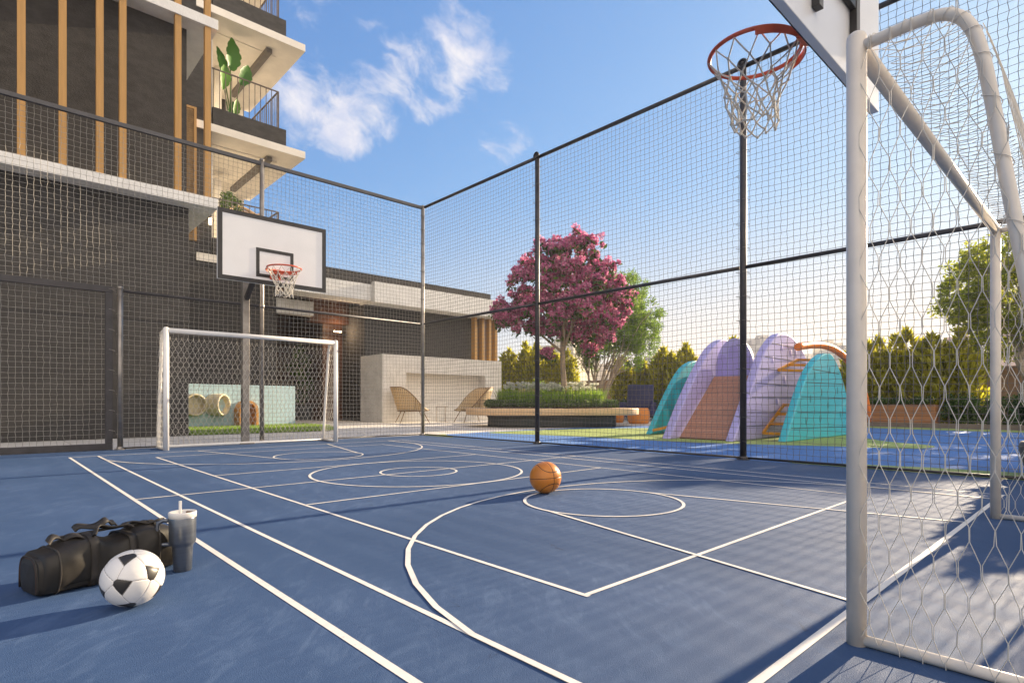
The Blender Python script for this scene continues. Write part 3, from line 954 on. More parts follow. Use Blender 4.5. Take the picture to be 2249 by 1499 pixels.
# ------------------------------------------------------------------ basketball hoops
def make_hoop(label, loc, rz, post_y, dz=0.0, hw=0.895):
    h = thing('basketball_hoop', label, 'hoop', loc, rz)
    b = MB()
    b.box(-.062, .062, post_y - .062, post_y + .062, 0, 3.75)
    b.box(-.13, .13, post_y - .13, post_y + .13, 0, 0.03)
    b.build('post', M['steel_post'], h, bevel=0.008)
    b = MB()
    b.box(-.05, .05, post_y + .085, -.085, 3.45, 3.57)
    b.box(-.05, .05, post_y + .085, -.085, 3.66, 3.74)
    b.build('arm', M['steel_dark'], h, bevel=0.005)
    b = MB()
    b.bar((0, post_y + .08, 2.72), (0, -.50, 3.45), .07, .09)
    b.build('brace', M['steel_dark'], h, bevel=0.004)
    ZB, ZT, HW = 2.745 + dz, 3.875 + dz, hw
    b = MB()
    b.box(-HW, HW, -.045, 0, ZB, ZT)
    bb = b.build('backboard', M['board_white'], h, bevel=0.004)
    b = MB()
    e, d0, d1 = .07, .001, .005
    b.box(-HW, HW, d0, d1, ZB, ZB + e)
    b.box(-HW, HW, d0, d1, ZT - e, ZT)
    b.box(-HW, -HW + e, d0, d1, ZB + e, ZT - e)
    b.box(HW - e, HW, d0, d1, ZB + e, ZT - e)
    b.build('border', M['black_paint'], bb)
    b = MB()
    q0, q1, e = 2.86 + dz, 3.34 + dz, .055
    b.box(-.31, .31, d0, d1, q0, q0 + e)
    b.box(-.31, .31, d0, d1, q1 - e, q1)
    b.box(-.31, -.31 + e, d0, d1, q0 + e, q1 - e)
    b.box(.31 - e, .31, d0, d1, q0 + e, q1 - e)
    b.build('target_square', M['black_paint'], bb)
    b = MB()
    for x in (-.30, .30):
        b.box(x - .03, x + .03, -.085, -.046, 2.83, 3.72)
    b.box(-.27, .27, -.08, -.048, 3.09, 3.14)
    b.box(-.27, .27, -.08, -.048, 3.48, 3.54)
    b.build('back_frame', M['black_paint'], h, bevel=0.003)
    b = MB()
    RZ, RY, RR = 2.97 + dz, .40, .262
    a = np.linspace(0, 2 * np.pi, 49)[:-1]
    b.tube(np.stack([RR * np.cos(a), RY + RR * np.sin(a), np.full(48, RZ)], -1), .0125, 10, closed=True)
    # flange wrapped round the board side of the ring
    a = np.linspace(math.radians(205), math.radians(335), 25)
    ro, zz = RR + .02, (RZ - .006, RZ - .05)
    v, f = [], []
    for t in a:
        c, s = math.cos(t), math.sin(t)
        v += [((ro - .004) * c, RY + (ro - .004) * s, zz[0]), (ro * c + .003 * c, RY + (ro + .003) * s, zz[0]), ((ro + .003) * c, RY + (ro + .003) * s, zz[1]), ((ro - .004) * c, RY + (ro - .004) * s, zz[1])]
    for i in range(24):
        for j in range(4):
            k = (j + 1) % 4
            f.append((i * 4 + j, i * 4 + 4 + j, i * 4 + 4 + k, i * 4 + k))
    b.add(v, f, 0)
    rim = b.build('rim', M['orange_paint'], h)
    b = MB()
    b.prism([(0.006, RZ - .11), (0.006, RZ + .03), (.135, RZ + .005), (.135, RZ - .05)], -.055, .055, axis=0)
    b.box(-.09, .09, 0.006, .02, RZ - .13, RZ + .05)
    b.build('bracket', M['orange_paint'], rim, bevel=0.003)
    n = MB()
    K, rows = 12, 7
    zs = [RZ - .012, RZ - .095, RZ - .175, RZ - .24, RZ - .30, RZ - .365, RZ - .425, RZ - .455]
    rs = [.262, .222, .178, .152, .140, .132, .125, .12]
    jit = RNG.normal(0, .011, (8, 24, 3))
    for i in range(K):
        for hand in (1, -1):
            pts = []
            for k in range(8):
                o = hand * (.5 if k % 2 else 0)
                idx = int(round((i + o) * 2)) % 24
                t = (i + o) / K * 2 * np.pi + (0 if k % 2 == 0 else 0)
                p = np.array((rs[k] * math.cos(t), RY + rs[k] * math.sin(t), zs[k]))
                if k > 0: p = p + jit[k, idx]
                pts.append(p)
            P = [pts[0]]
            for q0_, q1_ in zip(pts[:-1], pts[1:]):
                P += [q0_ * .75 + q1_ * .25 + np.array((0, 0, -.004)), q0_ * .25 + q1_ * .75 + np.array((0, 0, -.004)), q1_]
            n.tube(P, .0047, 6, caps=True)
    for k in range(1, 8):                                          # knots
        for i in range(K):
            t = (i + (.5 if k % 2 else 0)) / K * 2 * np.pi
            idx = int(round((i + (.5 if k % 2 else 0)) * 2)) % 24
            c = np.array((rs[k] * math.cos(t), RY + rs[k] * math.sin(t), zs[k])) + jit[k, idx]
            n.lathe([(0, -.010), (.008, -.006), (.0095, 0), (.008, .006), (0, .010)], 8, c)
    n.build('net', M['rope_white'], h)
    return h


make_hoop('near basketball hoop with orange rim, top right above the near goal', (3.47, 1.15, 0), 0, -1.50, -.045, .86)
make_hoop('far basketball hoop with black bordered white backboard above the far goal', (3.60, 9.75, 0), math.pi, -1.50)


# ------------------------------------------------------------------ balls, bag, tumbler
def icosphere(sub, r):
    import bmesh
    bm = bmesh.new()
    bmesh.ops.create_icosphere(bm, subdivisions=sub, radius=1.0)
    v = np.array([x.co[:] for x in bm.verts])
    f = np.array([[x.index for x in p.verts] for p in bm.faces])
    bm.free()
    return v, f


def make_soccer():
    ph = (1 + 5 ** .5) / 2
    ico = []
    for a in (-1, 1):
        for c in (-ph, ph):
            ico += [(0, a, c), (a, c, 0), (c, 0, a)]
    ico = np.array(ico)
    ico /= np.linalg.norm(ico[0])
    dod = []
    for a in (-1, 1):
        for b in (-1, 1):
            for c in (-1, 1): dod.append((a, b, c))
            dod += [(0, a / ph, b * ph), (a / ph, b * ph, 0), (a * ph, 0, b / ph)]
    dod = np.array(dod)
    dod /= np.linalg.norm(dod, axis=1, keepdims=True)
    nrm = np.vstack([ico, dod])
    hh = np.r_[np.full(12, 2.32744), np.full(20, 2.26728)]
    v, f = icosphere(7, 1)
    d = (v @ nrm.T) / hh
    s = np.sort(d, 1)
    gap = (s[:, -1] - s[:, -2])
    r = 0.107 * (1 - 0.016 * np.exp(-(gap / .006) ** 2))
    fc = v[f].mean(1)
    df = (fc @ nrm.T) / hh
    best = df.argmax(1)
    sf_ = np.sort(df, 1)
    gf = sf_[:, -1] - sf_[:, -2]
    mi = np.where(best < 12, 1, 0)
    mi = np.where((gf < .0022) & (mi == 0), 2, mi)
    b = MB()
    b.add(v * r[:, None], f, mi, True)
    o = b.build('soccer_ball', [M['ball_white'], M['ball_black'], M['ball_seam']])
    # turn one pentagon towards lower front as in the photograph
    return o


SOCCER = (0.424, 2.622, 0.107)
sb = make_soccer()
sb.location = SOCCER
tag(sb, 'white soccer ball with black pentagons in front of the black duffel bag', 'ball')
to_cam = (Vector((0, 0, .79)) - Vector(sb.location)).normalized()
right = Vector((0, 0, 1)).cross(to_cam).normalized()
upv = to_cam.cross(right)
ph_ = (1 + 5 ** .5) / 2
pent = Vector((0, 1, ph_)).normalized()
pent2 = Vector((1, ph_, 0)).normalized()
tgt = (to_cam * .92 + upv * -0.36 + right * -0.14).normalized()
q = pent.rotation_difference(tgt)
# spin so that a neighbouring pentagon lies upper left
p2 = q @ pent2
up_t = (upv * 0.86 - right * 0.25 + to_cam * -.1)
pa = (p2 - tgt * p2.dot(tgt)).normalized()
pb = (up_t - tgt * up_t.dot(tgt)).normalized()
ang = math.atan2(pa.cross(pb).dot(tgt), pa.dot(pb))
from mathutils import Quaternion
sb.rotation_mode = 'QUATERNION'
sb.rotation_quaternion = Quaternion(tgt, ang) @ q


def make_basketball():
    v, f = icosphere(7, 1)
    R_ = 0.137

    def dist(p):
        x, y, z = p[:, 0], p[:, 1], p[:, 2]
        d1, d2 = np.abs(z), np.abs(x)
        el = np.arcsin(np.clip(z, -1, 1))
        s2 = x * x / np.maximum(x * x + y * y, 1e-9)
        phi = math.radians(21) + math.radians(36) * s2 ** 1.2
        d3 = np.abs(np.abs(el) - phi) * 0.9
        return np.minimum(np.minimum(d1, d2), d3)
    dv = dist(v)
    r = R_ * (1 - 0.016 * np.exp(-(dv / .02) ** 2))
    b = MB()
    b.add(v * r[:, None], f, np.where(dist(v[f].mean(1)) < .021, 1, 0), True)
    return b.build('basketball', [M['ball_orange'], M['ball_line']])


bb_ = make_basketball()
bb_.location = (3.565, 3.415, 0.136)
tc_ = (Vector((0, 0, .79)) - Vector(bb_.location))
bb_.rotation_euler = (math.radians(4), math.radians(3), math.atan2(tc_.y, tc_.x) - math.radians(90) + math.radians(33))
tag(bb_, 'orange basketball with black channels lying on the blue court', 'ball')


def make_bag():
    g = thing('duffel_bag', 'black duffel bag with webbing handles lying on the court beside the tumbler', 'bag', (0.395, 3.125, 0), math.radians(15))
    L, Wd, Ht = 0.515, 0.25, 0.215
    b = MB()
    nx, na = 64, 56
    xs = np.linspace(-1, 1, nx)
    V = []
    for i, u in enumerate(xs):
        e = max(0.0, 1 - abs(u) ** 9) ** (1 / 3.2)                    # rounded ends
        x = u * L / 2
        hump = 0.93 + 0.09 * math.cos(u * 6.0 + 2.6) * (1 - .5 * abs(u)) + 0.055 * u
        for k in range(na):
            t = 2 * math.pi * k / na
            c, s = math.cos(t), math.sin(t)
            ex = 0.52
            y = math.copysign(abs(c) ** ex, c) * Wd / 2 * (0.86 + .14 * e) * (1 - 0.10 * max(0, s))
            z = math.copysign(abs(s) ** ex, s)
            z = (z + 1) / 2 * Ht * hump * (0.90 + .10 * e)
            p = Vector((x * 6, y * 6, z * 6))
            w = mnoise.noise(p * 0.8) * .015 + mnoise.noise(p * 2.1) * .007 + abs(mnoise.noise(p * 1.5)) * -.010
            w *= 1 - .8 * abs(u) ** 8
            if z < .02: w = 0
            V.append((x + (0 if abs(u) < .98 else w), y + w * c * 1.4, max(0.002, z + w * s)))
    i = np.arange(nx - 1)[:, None] * na
    j = np.arange(na)[None, :]
    j2 = (j + 1) % na
    b.add(V, np.stack([i + j, i + j2, i + na + j2, i + na + j], -1).reshape(-1, 4)[:, ::-1], 0, True)
    V = np.array(V).reshape(nx, na, 3)
    for end, sg in ((0, -1), (nx - 1, 1)):                           # end panels, gently bulged
        ring = V[end]
        c = ring.mean(0)
        prev = ring
        for s_, out in ((.93, .012), (.6, .018), (.0, .02)):
            nxt = c + (ring - c) * s_ + np.array((sg * out, 0, 0))
            vv = np.vstack([prev, nxt])
            k = np.arange(na)
            k2 = (k + 1) % na
            f = np.stack([k, k2, k2 + na, k + na], -1)
            b.add(vv, f if sg < 0 else f[:, ::-1], 0, True)
            prev = nxt
    b.build('body', M['bag'], g)
    # end pocket with stitched edge
    for sg in (-1, 1):
        b = MB()
        ring = V[0 if sg < 0 else nx - 1]
        a = np.linspace(math.radians(-8), math.radians(188), 26)
        arch = np.array([(sg * (L / 2 + .013), .092 * math.copysign(abs(math.cos(t)) ** .6, math.cos(t)), .02 + .135 * max(0, math.sin(t)) ** .55) for t in a])
        b.tube(arch, .0045, 6)
        pk = b.build('end_pocket_piping', M['bag_strap'], g)
        b = MB()
        b.tube(arch * np.array((1, .93, .95)) + np.array((sg * .003, 0, .003)), .0016, 5)
        b.build('stitching', M['bag_trim'], pk)
    # vertical seam piping round the body
    for u in (-.78, .74):
        k = int((u + 1) / 2 * (nx - 1))
        b = MB()
        r_ = V[k].copy()
        c = r_.mean(0)
        r_ = c + (r_ - c) * 1.012
        b.tube(r_, .0042, 6, closed=True)
        b.build('seam_piping', M['bag_strap'], g)
    # two strap bands over the body ending in carry handles
    def ribbon(b, path, w, axis):
        path = np.array(path, float)
        ax = np.array(axis, float) * w / 2
        nrm = np.cross(np.gradient(path, axis=0), ax)
        nrm /= np.linalg.norm(nrm, axis=1, keepdims=True)
        nrm *= .0035
        n = len(path)
        v = np.vstack([path + ax + nrm, path - ax + nrm, path - ax - nrm, path + ax - nrm])
        k = np.arange(n - 1)
        f = []
        for q_ in range(4):
            q2 = (q_ + 1) % 4
            f.append(np.stack([k + q_ * n, k + q2 * n, k + q2 * n + 1, k + q_ * n + 1], -1))
        b.add(v, np.vstack(f), 0, True)
    for u in (-.30, .33):
        k = int((u + 1) / 2 * (nx - 1))
        r_ = V[k]
        c = r_.mean(0)
        b = MB()
        pts = c + (r_ - c) * 1.02
        ribbon(b, np.vstack([pts, pts[:1]]), .034, (1, 0, 0))
        b.build('strap_band', M['bag_strap'], g)
    topz = Ht
    for sg, dz in ((-1, .0), (1, .012)):                             # handles flop over the top
        b = MB()
        t = np.linspace(0, 1, 22)
        x = (-.30 + .63 * t) * L / 2
        y = sg * (.085 - .060 * np.sin(np.pi * t)) + .020 * np.sin(8 * t + sg)
        z = topz + .003 + (.015 + dz) * np.sin(np.pi * t) ** .6 * (1 + .45 * np.sin(11 * t + sg * 1.7))
        ribbon(b, np.c_[x, y, z], .042, (0.05, 1, 0.35 * sg))
        b.build('handle', M['bag_strap'], g)
    b = MB()                                                        # shoulder strap loops lying on top
    t = np.linspace(0, 1, 26)
    ribbon(b, np.c_[(-.84 + .46 * t) * L / 2, .03 * np.sin(5 * t) - .03, topz * .955 + .017 * np.abs(np.sin(2 * np.pi * t))], .044, (0, 1, .2))
    b.build('shoulder_strap', M['bag_strap'], g)
    b = MB()
    ribbon(b, np.c_[(.25 + .66 * t) * L / 2, .03 * np.sin(6 * t) - .02, topz * 1.0 + .015 * np.abs(np.sin(1.5 * np.pi * t + .4))], .046, (0, 1, -.2))
    b.build('shoulder_strap', M['bag_strap'], g)
    b = MB()                                                        # zip along the crown
    b.bar((-.5 * L * .8, .0, topz * .99), (.5 * L * .8, .0, topz * 1.03), .022, .008)
    b.build('zip', M['bag_strap'], g)
    return g


make_bag()


def make_tumbler():
    g = thing('tumbler', 'slate grey handled tumbler with cream lid and straw beside the bag', 'cup', (0.684, 3.012, 0), 0)
    b = MB()
    b.lathe([(0, 0), (.036, 0), (.0385, .004), (.0435, .112), (.045, .118), (.0545, .132), (.056, .138), (.0575, .245), (.056, .249)], 40)
    b.build('body', M['tumbler'], g)
    b = MB()
    b.lathe([(.0565, .249), (.0585, .250), (.0590, .272), (.057, .276), (.053, .276), (.051, .264), (.0, .262)], 40)
    lid = b.build('lid', M['lid'], g)
    b = MB()
    b.prism([(.014 * math.cos(t) + .026, .034 * math.sin(t) - .012) for t in np.linspace(0, 2 * np.pi, 17)[:-1]], .262, .2725)
    b.build('lid_tab', M['brown_clear'], lid)
    b = MB()
    b.tube([(-.008, .006, .20), (-.008, .006, .325)], .0068, 12)
    b.build('straw', M['lid'], g)
    b = MB()
    dx, dy = -.80, .60                                             # handle points left across the view
    pr = [(.054, .234), (.086, .234), (.107, .224), (.112, .20), (.112, .155), (.107, .130), (.088, .122), (.048, .123)]
    b.tube([(r * dx, r * dy, z) for r, z in pr], .0092, 10)
    b.build('handle', M['tumbler'], g)


make_tumbler()


# ------------------------------------------------------------------ apartment building
ab = thing('apartment_building', 'dark rendered apartment building with white slabs, ochre fins and corner balconies', 'building', (0, 16, 0), world_coords=True)
bx = lambda *a, mi=0: MB().box(*a, mi=mi)
b = bx(-9, 3.51, 14.90, 21.9, 0, 5.31)
b.box(-9, 3.512, 14.893, 14.90, 4.78, 4.80)
b.box(-9, 3.512, 14.893, 14.90, 2.62, 2.635)
b.build('lower_wall', M['dark_wall'], ab)
for z0, z1 in ((5.31, 5.54), (9.50, 9.73), (13.7, 13.93)):
    bx(-9, 4.03, 14.47, 22.07, z0, z1).build('floor_slab', M['white_wall'], ab, bevel=0.006)
for z0, z1 in ((5.54, 9.50), (9.73, 13.7)):
    bx(-9, 3.48, 14.95, 21.9, z0, z1).build('upper_wall', M['dark_wall'], ab)
for z0, z1 in ((5.54, 9.50), (9.73, 13.7)):
    for x in (-4.5, -3.9, -3.2, -2.6, -2.0, -1.35, -.72, -.12, .53, 1.16, 1.77, 2.17, 3.21, 3.82):
        bx(x - .062, x + .062, 14.50, 14.63, z0, z1).build('wooden_fin', M['fin_wood'], ab)
# rear block: wall behind the recess, running to the balcony opening
b = bx(3.2, 5.93, 22.10, 22.4, 0, 19)
b.build('recess_wall', M['dark_wall'], ab)
b = bx(5.93, 8.20, 22.10, 22.4, 0, 5.75)
for z in (1.5, 3.3):
    b.box(5.93, 8.203, 22.093, 22.10, z, z + .02)
b.build('recess_wall', M['dark_wall'], ab)
for z0, z1 in ((6.40, 11.03),):
    b = MB()
    b.box(4.86, 5.35, 22.04, 22.09, z0, z1)
    lv = b.build('louvre_door', M['louvre'], ab)
    b = MB()
    k = z0 + .05
    while k < z1 - .1:
        b.obox((5.10, 22.02, k), ((1, 0, 0), (0, 1, .5), (0, -.5, 1)), (.24, .022, .006))
        k += .075
    b.build('slats', M['louvre'], lv)
    b = MB()
    b.box(5.35, 5.43, 21.99, 22.09, z0, z1)
    b.box(4.78, 4.86, 21.99, 22.09, z0, z1)
    b.box(4.86, 5.35, 21.99, 22.09, z1 - .08, z1)
    b.build('door_frame', M['fin_wood'], lv)
for zt in (6.02, 10.67, 14.90, 19.15):
    zb = zt - .275
    b = MB()
    b.box(5.44, 9.32, 22.06, 28.5, zb, zt)
    sl = b.build('balcony_slab', M['white_plain'], ab, bevel=0.005)
    b = bx(6.05, 8.6, 23.15, 28.3, zb - .03, zb - .001)
    b.build('soffit_panel', M['white_plain'], sl)
    b = bx(8.06, 8.28, 22.75, 27.2, zb - .20, zb - .031)
    b.build('soffit_beam', M['pot_stone'], sl)
    if zt > 19: continue
    b = bx(5.97, 8.57, 22.075, 22.21, zt, zt + .62)
    b.box(8.45, 8.57, 22.21, 27.5, zt, zt + .62)
    pp = b.build('parapet', M['dark_wall'], ab)
    b = MB()
    r0, r1, zr = 6.0, 8.345, zt + 2.10
    zp = zt + .62
    b.bar((r0, 22.30, zr), (r1 + .02, 22.30, zr), .05, .035)
    b.bar((r1, 22.30, zr), (r1, 27.3, zr), .05, .035)
    b.box(r1 - .03, r1 + .03, 22.27, 22.33, zt + .02, zr)
    for x in np.arange(r0 + .05, r1 - .05, .205):
        b.box(x - .011, x + .011, 22.29, 22.312, zt + .02, zr - .018)
    for y in np.arange(22.5, 27.3, .205):
        b.box(r1 - .011, r1 + .011, y - .011, y + .011, zt + .02, zr - .018)
    b.build('railing', M['bronze_rail'], ab)
    b = MB()
    b.box(5.93, 6.05, 22.40, 28.3, zt, zt + 3.95)
    b.box(6.05, 6.95, 26.0, 26.2, zt, zt + 3.95)
    b.box(6.95, 7.2, 25.4, 26.2, zt, zt + 3.95)
    b.build('balcony_wall', M['white_plain'], ab)
    b = bx(7.2, 8.1, 28.0, 28.2, zt, zt + 3.95)
    b.build('balcony_pier', M['dark_wall'], ab)
b = MB()
b.box(5.93, 9.0, 28.3, 34, 0, 19)
b.build('rear_wall', M['white_plain'], ab)


def banana_leaf(b, base, tip, w, droop=0.15, n=14):
    base, tip = np.array(base, float), np.array(tip, float)
    d = tip - base
    s = np.cross(d, (0.3, -1, 0.1))
    s /= np.linalg.norm(s)
    up = np.cross(s, d)
    up /= np.linalg.norm(up)
    t = np.linspace(0, 1, n)
    c = base + d * t[:, None] + up * (-droop * t ** 2)[:, None] * np.linalg.norm(d)
    ww = w * np.sin(np.pi * np.clip(t * .95 + .05, 0, 1)) ** .75 * (1 - .25 * t) * (1 - .16 * (np.arange(n) % 3 == 2))
    v = np.stack([c - s * ww[:, None] + up * .38 * ww[:, None], c, c + s * ww[:, None] + up * .38 * ww[:, None]], 1).reshape(-1, 3)
    f = []
    for i in range(n - 1):
        for j in (0, 1):
            f.append((i * 3 + j, i * 3 + j + 1, i * 3 + j + 4, i * 3 + j + 3))
    b.add(v, f, 0, True)


pl = thing('banana_plant', 'potted banana plant with broad green leaves on the middle balcony', 'plant', (6.85, 23.0, 10.67), world_coords=True)
b = MB()
stems = [((6.83, 23.0, 12.25), (6.83, 23.0, 13.42)), ((6.80, 23.05, 12.0), (6.58, 23.0, 13.1)), ((6.75, 22.95, 11.6), (6.62, 23, 12.5)), ((6.95, 23.0, 11.9), (7.22, 23.0, 13.0))]
for q, (a_, c_) in enumerate(stems):
    b.tube([(6.85, 23.0, 11.3), a_, c_], [.035, .025, .014], 7)
b.build('stem', M['leaf_bush'], pl)
b = MB()
banana_leaf(b, (6.85, 22.98, 13.30), (6.90, 22.80, 14.52), .36, .12)
banana_leaf(b, (6.62, 23.0, 12.95), (6.40, 22.9, 14.05), .24, .12)
banana_leaf(b, (6.62, 22.9, 13.35), (6.55, 22.7, 12.40), .26, .15)
banana_leaf(b, (7.20, 23.0, 12.9), (7.50, 22.85, 13.72), .30, .18)
banana_leaf(b, (6.95, 22.9, 11.6), (7.05, 22.8, 12.25), .17, .1)
banana_leaf(b, (6.75, 22.9, 11.5), (6.90, 22.8, 12.1), .14, .1)
b.build('leaf', M['leaf_banana'], pl)
b = MB()
b.lathe([(0, 10.67), (.22, 10.67), (.30, 11.25), (.28, 11.28), (.26, 11.22), (0, 11.22)], 20, (6.85, 23.0, 0))
b.build('pot', M['cream_tube'], pl)

def leaf_cloud(b, centres, radii, per, size, mi=0, squash=(1, 1, 1), shape=1.6, shell=0.0):
    """small two-triangle leaves spread through ellipsoidal clumps"""
    centres = np.atleast_2d(centres)
    radii = np.broadcast_to(radii, (len(centres),))
    per = np.broadcast_to(per, (len(centres),))
    C_ = np.repeat(centres, per, 0)
    R_ = np.repeat(radii, per)
    n = len(C_)
    d = RNG.normal(size=(n, 3))
    d /= np.linalg.norm(d, axis=1, keepdims=True)
    rr = (shell + (1 - shell) * RNG.uniform(0, 1, n)) ** (1 / 2.2)
    p = C_ + d * (rr * R_)[:, None] * np.array(squash)
    ax = RNG.normal(size=(n, 3)) + d * 0.7
    ax /= np.linalg.norm(ax, axis=1, keepdims=True)
    sd = np.cross(ax, RNG.normal(size=(n, 3)))
    sd /= np.maximum(np.linalg.norm(sd, axis=1, keepdims=True), 1e-6)
    nn = np.cross(ax, sd)
    s = size * RNG.uniform(.6, 1.3, n)
    L_, W_ = (s * shape / 2)[:, None], (s / 2)[:, None]
    v = np.stack([p - ax * L_, p + sd * W_ + nn * W_ * .3, p + ax * L_, p - sd * W_ + nn * W_ * .3], 1).reshape(-1, 3)
    i = np.arange(n)[:, None] * 4
    b.add(v, i + np.array([[0, 1, 2, 3]]), mi)


pl = thing('bushy_plant', 'dense bushy potted plant on the lowest balcony above the far backboard', 'plant', (7.0, 23.4, 6.02), world_coords=True)
b = MB()
c = np.array([(6.95 + RNG.uniform(-.25, .25), 23.4 + RNG.uniform(-.3, .3), z) for z in np.linspace(7.3, 8.7, 14)])
leaf_cloud(b, c, .26, 85, .08)
b.build('foliage', M['leaf_bush'], pl)
b = MB()
b.tube([(6.95, 23.4, 6.5), (6.97, 23.4, 7.6), (6.95, 23.38, 8.6)], .035, 7)
b.build('stem', M['bark'], pl)
b = MB()
b.lathe([(0, 6.02), (.25, 6.02), (.33, 6.7), (.30, 6.72), (0, 6.66)], 20, (6.95, 23.4, 0))
b.build('pot', M['planter_dark'], pl)

ch = thing('balcony_chair', 'round backed pale wooden chair on the lowest balcony, seen over the far backboard', 'chair', (7.35, 23.0, 6.02), world_coords=True)
b = MB()
a = np.linspace(math.radians(-10), math.radians(190), 24)
for dz, rr in ((0, 1.0), (-.14, .97)):
    b.tube(np.stack([7.35 + .50 * rr * np.cos(a), 23.0 + .42 * rr * np.sin(a), 8.05 + .30 * np.sin(a) ** 2 + dz], -1), .06, 8)
b.build('backrest', M['bench_wood'], ch)
b = MB()
b.lathe([(0, 7.32), (.5, 7.32), (.53, 7.38), (.5, 7.46), (0, 7.48)], 24, (7.35, 23.0, 0), sy=.85)
b.build('seat', M['bench_wood'], ch)
for dx, dy in ((-.4, -.3), (.4, -.3), (-.4, .3), (.4, .3)):
    b = MB()
    b.tube([(7.35 + dx * .8, 23 + dy * .8, 7.35), (7.35 + dx, 23 + dy, 6.02)], .035, 8)
    b.build('leg', M['bench_wood'], ch)

lamp = thing('wall_lamp', 'small lit cylinder lamp on the dark wall left of the far backboard', 'lamp', (5.86, 22.0, 7.0), world_coords=True)
b = MB()
b.lathe([(0, 7.34), (.055, 7.34), (.06, 7.32), (.06, 7.27)], 14, (5.86, 22.0, 0))
b.box(5.83, 5.89, 22.0, 22.099, 7.29, 7.33)
b.build('housing', M['bronze_rail'], lamp)
b = MB()
b.lathe([(.05, 7.275), (.055, 7.26), (.05, 7.05), (0, 7.04)], 14, (5.86, 22.0, 0))
b.build('glass', M['lamp_glow'], lamp)

# ------------------------------------------------------------------ pavilion
pv = thing('pavilion', 'single storey pavilion with white fascia and open dark lobby behind the back fence', 'building', (13, 21, 0), world_coords=True)
b = bx(8.22, 17.75, 20.62, 30, 5.50, 5.92)
b.build('roof_parapet', M['dark_wall'], pv)
bx(8.3, 11.42, 20.60, 21.6, 4.85, 5.498).build('fascia', M['white_wall'], pv, bevel=0.006)
bx(11.425, 18.3, 20.35, 21.6, 4.78, 5.60).build('fascia', M['white_wall'], pv, bevel=0.006)
bx(8.20, 9.72, 22.2, 22.6, 4.24, 4.80).build('inner_fascia', M['white_wall'], pv)
bx(11.45, 17.9, 21.22, 26, 0, 4.79).build('side_wall', M['dark_wall'], pv)
b = bx(8.2, 17.8, 21.6, 29.9, 5.0, 5.2)
b.build('ceiling', M['brown_int'], pv)
b = bx(8.2, 11.45, 27.0, 27.2, 0, 5.0)
b.build('lobby_wall', M['brown_int'], pv)
b = bx(10.55, 11.449, 23.2, 26.99, 0, 4.99)
b.box(8.2, 8.35, 22.61, 26.99, 0, 4.99)
b.build('lobby_wall', M['brown_int'], pv)
b = bx(9.75, 11.449, 22.6, 23.19, 4.1, 4.99)
b.build('lobby_beam', M['brown_int'], pv)
for x in (17.05, 17.5, 17.92, 18.32):
    bx(x - .07, x + .07, 20.85, 21.15, 0, 4.78).build('wooden_fin', M['fin_wood'], pv)
lamp = thing('wall_lamp', 'small lit spotlight in the dark pavilion lobby', 'lamp', (11.0, 22.9, 3.7), world_coords=True)
b = MB()
b.box(10.72, 11.06, 22.52, 22.599, 3.71, 3.77)
b.build('bracket', M['bronze_rail'], lamp)
for x in (10.73, 10.99):
    b = MB()
    b.box(x, x + .06, 22.49, 22.519, 3.71, 3.77)
    b.build('glass', M['lamp_glow'], lamp)
ll = bpy.data.lights.new('lobby_lamp_light', 'POINT')
ll.energy = 22
ll.color = (1.0, 0.70, 0.42)
ll.shadow_soft_size = 0.06
lo = bpy.data.objects.new('lobby_lamp_light', ll)
COL.objects.link(lo)
lo.location = Vector((10.89, 22.35, 3.75)) - OFF[lamp.name]
lo.parent = lamp
lp = thing('lobby_plant', 'leafy indoor plant standing in the dark pavilion lobby', 'plant', (10.3, 24.5, 0), world_coords=True)
b = MB()
c = np.array([(10.3 + RNG.uniform(-.4, .4), 24.5 + RNG.uniform(-.4, .4), z) for z in np.linspace(1.0, 3.0, 12)])
leaf_cloud(b, c, .35, 60, .13)
b.build('foliage', M['leaf_bush'], lp)
b = MB()
b.tube([(10.3, 24.5, .4), (10.33, 24.5, 1.6), (10.3, 24.5, 2.6)], .04, 7)
b.build('stem', M['bark'], lp)
b = MB()
b.lathe([(0, 0), (.28, 0), (.34, .6), (.31, .62), (0, .56)], 20, (10.3, 24.5, 0))
b.build('pot', M['planter_dark'], lp)

cw = thing('niche_wall', 'free standing pale stone wall with a long recessed niche behind the rattan chairs', 'wall', (14.3, 19.9, 0), world_coords=True)
b = MB()
x0, x1, y0, y1, zt = 11.26, 17.42, 19.47, 21.20, 2.64
n0, n1, m0, m1, yd = 12.33, 16.45, .78, 1.95, 19.95
b.box(x0, n0, y0, y1, 0, zt)
b.box(n1, x1, y0, y1, 0, zt)
b.box(n0, n1, y0, y1, m1, zt)
b.box(n0, n1, y0, y1, 0, m0)
b.box(n0, n1, yd, y1, m0, m1)
b.build('cladding', M['stone_white'], cw)
b = MB()
b.box(n0, n1, yd - .03, yd - .002, m0 + .002, m1 - .002)
b.build('niche_back', M['white_plain'], cw)

